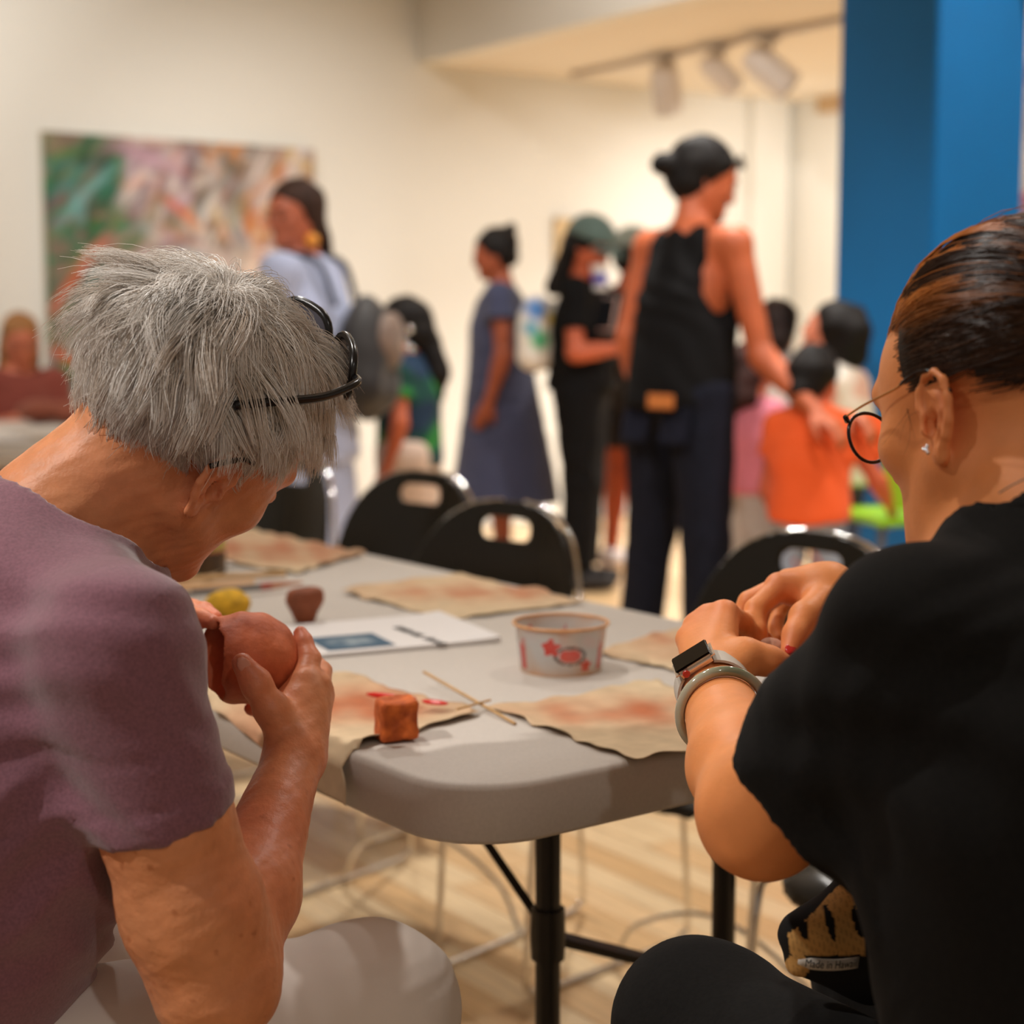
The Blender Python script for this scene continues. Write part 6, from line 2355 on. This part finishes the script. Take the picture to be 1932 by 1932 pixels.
# ---- woman in the navy dress
m_navy = fabric('navy_cotton', lin(62, 66, 92), 0.9, 0.1, 12)
figure('standing person in a long sleeveless-cut navy dress with black hair in a bun', 945, 7.6, 1.585, -88, lin(158, 80, 50), head=(0, -12),
       armL=((-0.215, -0.02, 1.09), (-0.225, 0.05, 0.86)), top=dict(mat=m_navy, sleeve=0.42, hem=0.88, fit=0.022, flare=0.03),
       bottom=dict(kind='dress', mat=m_navy, hem=0.36, waist=1.08, w0=0.15, w1=0.27, sway=-0.02), feet=shoe_dark,
       hair=dict(BLACKH, locks=[((0, -0.07, 0.075), (0, -0.105, 0.10), 0.036, 0.030)]), vox=0.012)

# ---- woman with the cap
CAP = figure('standing person in a grey-green cap, black T-shirt and black trousers looking down', 1098, 7.2, 1.60, 105, lin(196, 96, 60), head=(10, -24),
             armR=((0.24, 0.02, 1.09), (0.12, 0.25, 1.12)), armL=((-0.22, 0.04, 1.10), (-0.08, 0.28, 1.16)),
             top=dict(mat=f_black, sleeve=0.62, hem=0.93, fit=0.015), bottom=dict(kind='pants', mat=f_black, fit=0.014),
             hair=dict(BLACKH, locks=[((0.05, -0.06, -0.03), (0.055, -0.055, -0.24), 0.045, 0.032), ((-0.05, -0.06, -0.03), (-0.055, -0.055, -0.24), 0.045, 0.032), ((0, -0.08, -0.02), (0, -0.09, -0.25), 0.05, 0.04)]), feet=shoe_dark)


def cap(W_, A, hs, label, col):
    t = thing('baseball_cap', label, 'cap', tuple(W_(0, 0, 0.05)))
    blob('crown', [ell(W_(0, -0.008, 0.040), np.array([0.101, 0.121, 0.110]) * hs, A, 0.02, clip=[(W_(0, 0, 0.036), unit(-A[2] + 0.10 * A[1]))])], 0.010, col, t)
    b = MB()
    vs, fs = [], []
    n = 14
    for i in range(n + 1):
        a = math.pi * i / n
        x = 0.082 * math.cos(a)
        for (k, z) in ((0.0, 0.044), (1.0, 0.026)):
            for th in (0, -0.006):
                vs.append(W_(x * (1 - 0.12 * k), 0.080 * math.sin(a) + 0.03 + 0.075 * k * (0.35 + 0.65 * math.sin(a)), z + th - 3.0 * x * x))
    for i in range(n):
        k = i * 4
        fs += [(k, k + 4, k + 6, k + 2), (k + 1, k + 3, k + 7, k + 5), (k + 2, k + 6, k + 7, k + 3), (k, k + 1, k + 5, k + 4)]
    b.raw(vs, fs)
    b.build('brim', col, t, True, world=True)


cap(CAP['W_'], CAP['A'], CAP['hs'], 'grey-green baseball cap on the head of the person in black', fabric('cap_green', lin(92, 112, 106), 0.8))


def tote():
    L, rt, fw = CAP['L'], CAP['rt'], CAP['fw']
    c = P(1014, 628, 7.12)
    t = thing('tote_bag', 'white tote bag with blue, green and yellow print hanging behind the navy dress', 'bag', tuple(c - ZUP * 0.17))
    B3 = np.array([unit(np.array([0.85, 0.5, 0])), unit(np.array([-0.5, 0.85, 0])), ZUP])

    def cols(V):
        q = (V - c) @ B3.T
        c_ = np.tile(np.array(lin(236, 230, 220)), (len(V), 1))
        for (x, z, r, k) in ((-0.03, 0.10, 0.05, lin(70, 130, 200)), (0.03, 0.06, 0.03, lin(226, 196, 90)), (-0.02, -0.03, 0.045, lin(60, 176, 120)), (-0.06, 0.02, 0.03, lin(60, 160, 190))):
            w = np.exp(-(((q[:, 0] - x) ** 2 + (q[:, 2] - z) ** 2) / r ** 2) ** 2)[:, None]
            c_ = c_ * (1 - w) + np.array(k) * w
        return c_
    blob('bag_body', [ell(c, (0.10, 0.06, 0.17), B3, 0.02), cone(c - ZUP * 0.10 - B3[0] * 0.04, c - ZUP * 0.10 + B3[0] * 0.05, 0.055, 0.055, 0.03)], 0.010, m_vc, t, None, cols)
    for sx in (-1, 1):
        b = MB()
        b.tube(smooth_path([c + B3[0] * sx * 0.05 + ZUP * 0.13, (c + CAP['sh']['L'] + ZUP * 0.02) / 2 + ZUP * 0.04 + B3[1] * sx * 0.02, CAP['sh']['L'] + ZUP * 0.075 + B3[1] * sx * 0.03, CAP['sh']['L'] + ZUP * 0.03 + rt * 0.03 + fw * 0.08], 6), 0.010, 6)
        b.build('handle', fabric('strap_white', lin(222, 214, 204)), t, True, world=True)


tote()
# cup and phone she holds
q = P(1132, 525, 7.0)
t = thing('paper_cup', 'white paper cup with a blue sleeve near the chin below the cap', 'cup', tuple(q - ZUP * 0.05))
b = MB()
b.lathe([(0.028, -0.05), (0.038, 0.05), (0.041, 0.052), (0.036, 0.056)], q, 24)
b.build('cup_body', mat('cup_white', lin(236, 232, 228), 0.5), t, True, world=True, auto=40)
b = MB()
b.lathe([(0.0315, -0.025), (0.0365, 0.018)], q, 24, close=False)
b.build('sleeve', mat('cup_blue', lin(76, 76, 180), 0.6), t, True, world=True)
q = P(1147, 592, 6.98)
t = thing('phone', 'pale phone held in the hands of the person in the cap', 'phone', tuple(q - ZUP * 0.06))
b = MB()
b.box(q, (0.075, 0.012, 0.15), frame_from(np.array([0.5, 0.75, -0.3])), 0.004)
b.build('phone_case', mat('phone_pink', lin(226, 196, 190), 0.4), t, False, world=True)
b = MB()
b.box(q - frame_from(np.array([0.5, 0.75, -0.3]))[1] * 0.0066, (0.068, 0.0012, 0.14), frame_from(np.array([0.5, 0.75, -0.3])))
b.build('screen', mat('phone_screen', lin(20, 22, 26), 0.1), t, False, world=True)

# ---- person half hidden behind the tank top: cap, shorts, white shoes
HID = figure('person in a pale cap, shorts and white shoes, mostly hidden behind the tank top', 1186, 7.75, 1.58, 40, lin(196, 92, 54), head=(20, -5),
             legs=(((-0.07, 0.0, 0.49), (-0.09, -0.02, 0.08)), ((0.07, 0.02, 0.49), (0.09, 0.0, 0.08))),
             top=dict(mat=fabric('cloth_grey', lin(60, 58, 60)), sleeve=0.5, hem=0.92, fit=0.01), bottom=dict(kind='shorts', mat=fabric('short_dark', lin(44, 40, 42)), hem=0.62, fit=0.01),
             hair=dict(BLACKH, locks=[]), feet=shoe_white)
cap(HID['W_'], HID['A'], HID['hs'], 'pale grey cap peeping out behind the bare shoulder', fabric('cap_pale', lin(150, 160, 150), 0.8))

# ---- the group of children by the blue column
CH = 'children gathered by the blue column'
figure('child in a pink top and long pale skirt behind the dark jeans', 1412, 5.75, 1.10, 30, lin(186, 96, 62), head=(10, -15), child=True,
       top=dict(mat=fabric('cloth_pink', lin(236, 140, 160)), sleeve=0.45, hem=0.90, fit=0.006), bottom=dict(kind='skirt', mat=fabric('cloth_pale', lin(206, 196, 188)), hem=0.18, waist=0.98, w0=0.13, w1=0.25),
       hair=dict(name='redbrown', col=lin(52, 24, 18), locks=[((0, -0.07, -0.02), (0, -0.10, -0.16), 0.06, 0.05), ((0.04, -0.06, -0.02), (0.05, -0.07, -0.14), 0.045, 0.04)]), feet=shoe_white, group=CH, vox=0.010)
figure('child with a round dark head of hair in a pale shirt behind the outstretched arm', 1462, 6.5, 1.26, 15, lin(190, 100, 66), head=(0, -8), child=True,
       top=dict(mat=fabric('cloth_white', lin(216, 204, 196)), sleeve=0.5, hem=0.90, fit=0.01), bottom=dict(kind='pants', mat=fabric('cloth_grey', lin(60, 58, 60))),
       hair=dict(name='brownblack', col=lin(38, 24, 20), locks=[((0, -0.05, 0.02), (0, -0.07, -0.05), 0.085, 0.07)]), feet=shoe_white, group=CH, vox=0.010)
figure('black-haired child with upturned face in a flowered shirt against the blue column', 1582, 5.45, 1.24, -55, lin(214, 130, 100), head=(0, 22), child=True,
       top=dict(mat=m_vc, sleeve=0.5, hem=0.88, fit=0.01, cols=stripes([lin(206, 160, 140), lin(226, 218, 206), lin(214, 196, 180)], 30, 8)), bottom=dict(kind='pants', mat=fabric('cloth_blue2', lin(50, 60, 84))),
       hair=dict(BLACKH, locks=[((0, -0.07, 0.02), (0, -0.10, -0.05), 0.07, 0.06)]), feet=shoe_white, group=CH, vox=0.010)
BOY = figure('child in a bright orange T-shirt and pale blue shorts with black hair', 1530, 4.95, 1.10, 22, lin(206, 100, 66), head=(18, -14), child=True,
             armR=((0.30, 0.06, 1.06), (0.34, 0.20, 0.92)), armL=((-0.20, 0.02, 1.02), (-0.18, 0.12, 0.84)),
             top=dict(mat=fabric('cloth_orange', lin(246, 98, 40), 0.85, 0.08, 8), sleeve=0.5, hem=0.89, fit=0.012, flare=0.012), bottom=dict(kind='shorts', mat=fabric('denim_pale', lin(152, 166, 190)), hem=0.46, fit=-0.008),
             hair=dict(BLACKH, locks=[((0, -0.06, 0.0), (0, -0.08, -0.06), 0.08, 0.06)]), feet=shoe_white, group=CH, vox=0.009)


# ---- lime green chair by the column
def lime_chair():
    c = np.array([(1722 - 966) / F_PX * 5.15, 5.15, 0])
    t = thing('lime_chair', 'lime green plastic chair with grey metal legs by the blue column', 'chair', tuple(c))
    m_l = mat('lime_plastic', lin(150, 200, 40), 0.4)
    m_g = mat('grey_tube', lin(120, 122, 130), 0.4, metal=0.4)
    b = MB()
    for i in range(13):
        pass
    vs, fs = [], []
    for i in range(13):
        a = (i / 12 - 0.5) * 1.5
        for z in (0.60, 0.62, 0.93, 0.95):
            for r_ in (0.20, 0.212):
                w = 0.97 if z in (0.60, 0.95) else 1.0
                vs.append((math.sin(a * w) * r_ * 1.15, -0.18 - math.cos(a * w) * r_ + 0.2, z))
    for i in range(12):
        k, k2 = i * 8, (i + 1) * 8
        for j in range(3):
            fs.append((k + j * 2, k + j * 2 + 2, k2 + j * 2 + 2, k2 + j * 2))
            fs.append((k + j * 2 + 1, k2 + j * 2 + 1, k2 + j * 2 + 3, k + j * 2 + 3))
        fs += [(k, k2, k2 + 1, k + 1), (k + 6, k + 7, k2 + 7, k2 + 6)]
    fs += [(0, 1, 3, 2), (2, 3, 5, 4), (4, 5, 7, 6)] + [tuple(96 + q for q in f) for f in ((0, 2, 3, 1), (2, 4, 5, 3), (4, 6, 7, 5))]
    b.raw(vs, fs)
    b.build('backrest', m_l, t, True, auto=40)
    b = MB()
    b.box((0, 0.02, 0.56), (0.40, 0.38, 0.025), None, 0.01)
    b.build('seat', m_l, t, True, auto=40)
    for sx in (-1, 1):
        for sy in (-1, 1):
            b = MB()
            b.tube([(sx * 0.16, sy * 0.14 + 0.02, 0.55), (sx * 0.19, sy * 0.19 + 0.02, 0.0)], 0.013, 8)
            b.build('leg', m_g, t, True, auto=60)
    t.rotation_euler = (0, 0, R(15))


lime_chair()

# ---- second table far left with two seated people, and a nearer one with a white board
ft = folding_table(np.array([-2.95, 5.75]), 'pale folding table with people seated at it below the painting', L=0.76, w=1.83, rot=R(35))
for (px, dd, hcol, hname, tc, lab) in ((40, 7.5, lin(150, 104, 62), 'honey', lin(120, 54, 42), 'seated person with long light brown hair and a red top at the far table'),
                                       ):
    figure(lab, px, dd, 1.60, 145, lin(196, 112, 82), head=(10, -18), zoff=-0.42,
           armR=((0.20, 0.06, 1.14), (0.10, 0.22, 1.20)), armL=((-0.20, 0.06, 1.14), (-0.10, 0.22, 1.20)),
           legs=(((-0.10, 0.40, 0.90), (-0.10, 0.40, 0.50)), ((0.10, 0.40, 0.90), (0.10, 0.40, 0.50))),
           top=dict(mat=fabric('cloth_' + hname, tc), sleeve=0.5, hem=0.93, fit=0.012), bottom=dict(kind='pants', mat=fabric('cloth_wine', lin(110, 30, 40)), hem=0.44),
           hair=dict(name=hname, col=hcol, locks=[((0, -0.07, -0.02), (0, -0.11, -0.26), 0.06, 0.045), ((0.06, -0.03, -0.03), (0.075, -0.01, -0.22), 0.040, 0.030), ((-0.06, -0.03, -0.03), (-0.075, -0.01, -0.22), 0.040, 0.030)]), feet=shoe_dark, vox=0.013)
    place_chair(False, np.array([(px - 966) / F_PX * dd, dd]) - v2 * 0.03, -v2, 'black chair under the ' + ('red-topped' if px > 0 else 'rust-topped') + ' person at the far table')
# clutter on the far table
q = T(95, 800, TZ)
lump('craft_bag', 'reddish brown crumpled bag on the far table', (q[0], q[1], TZ), [ell((0, 0, 0.06), (0.12, 0.09, 0.05), k=0.02), ell((0.1, 0, 0.04), (0.07, 0.07, 0.035), k=0.03)], 0.010, fabric('craft_brown', lin(120, 58, 36), 0.8), lambda X, d: d + 0.012 * sines(X, 30, 3), cat='bag')
tb2 = folding_table(np.array([-2.3, 5.0]), 'pale folding table with a white board behind the mauve shoulder', L=0.76, w=1.0, rot=R(35))
bb = MB()
bb.box((0, 0, 0.006), (0.45, 0.40, 0.010), [U2, V2, ZUP], 0.002)
o = bb.build('white_board', m_paper, None, False)
q = T(20, 828, TZ + 0.01)
o.location = (-2.02, 5.93, TZ + 0.001)
tag(o, 'white board lying on the small table behind the mauve shoulder', 'board')
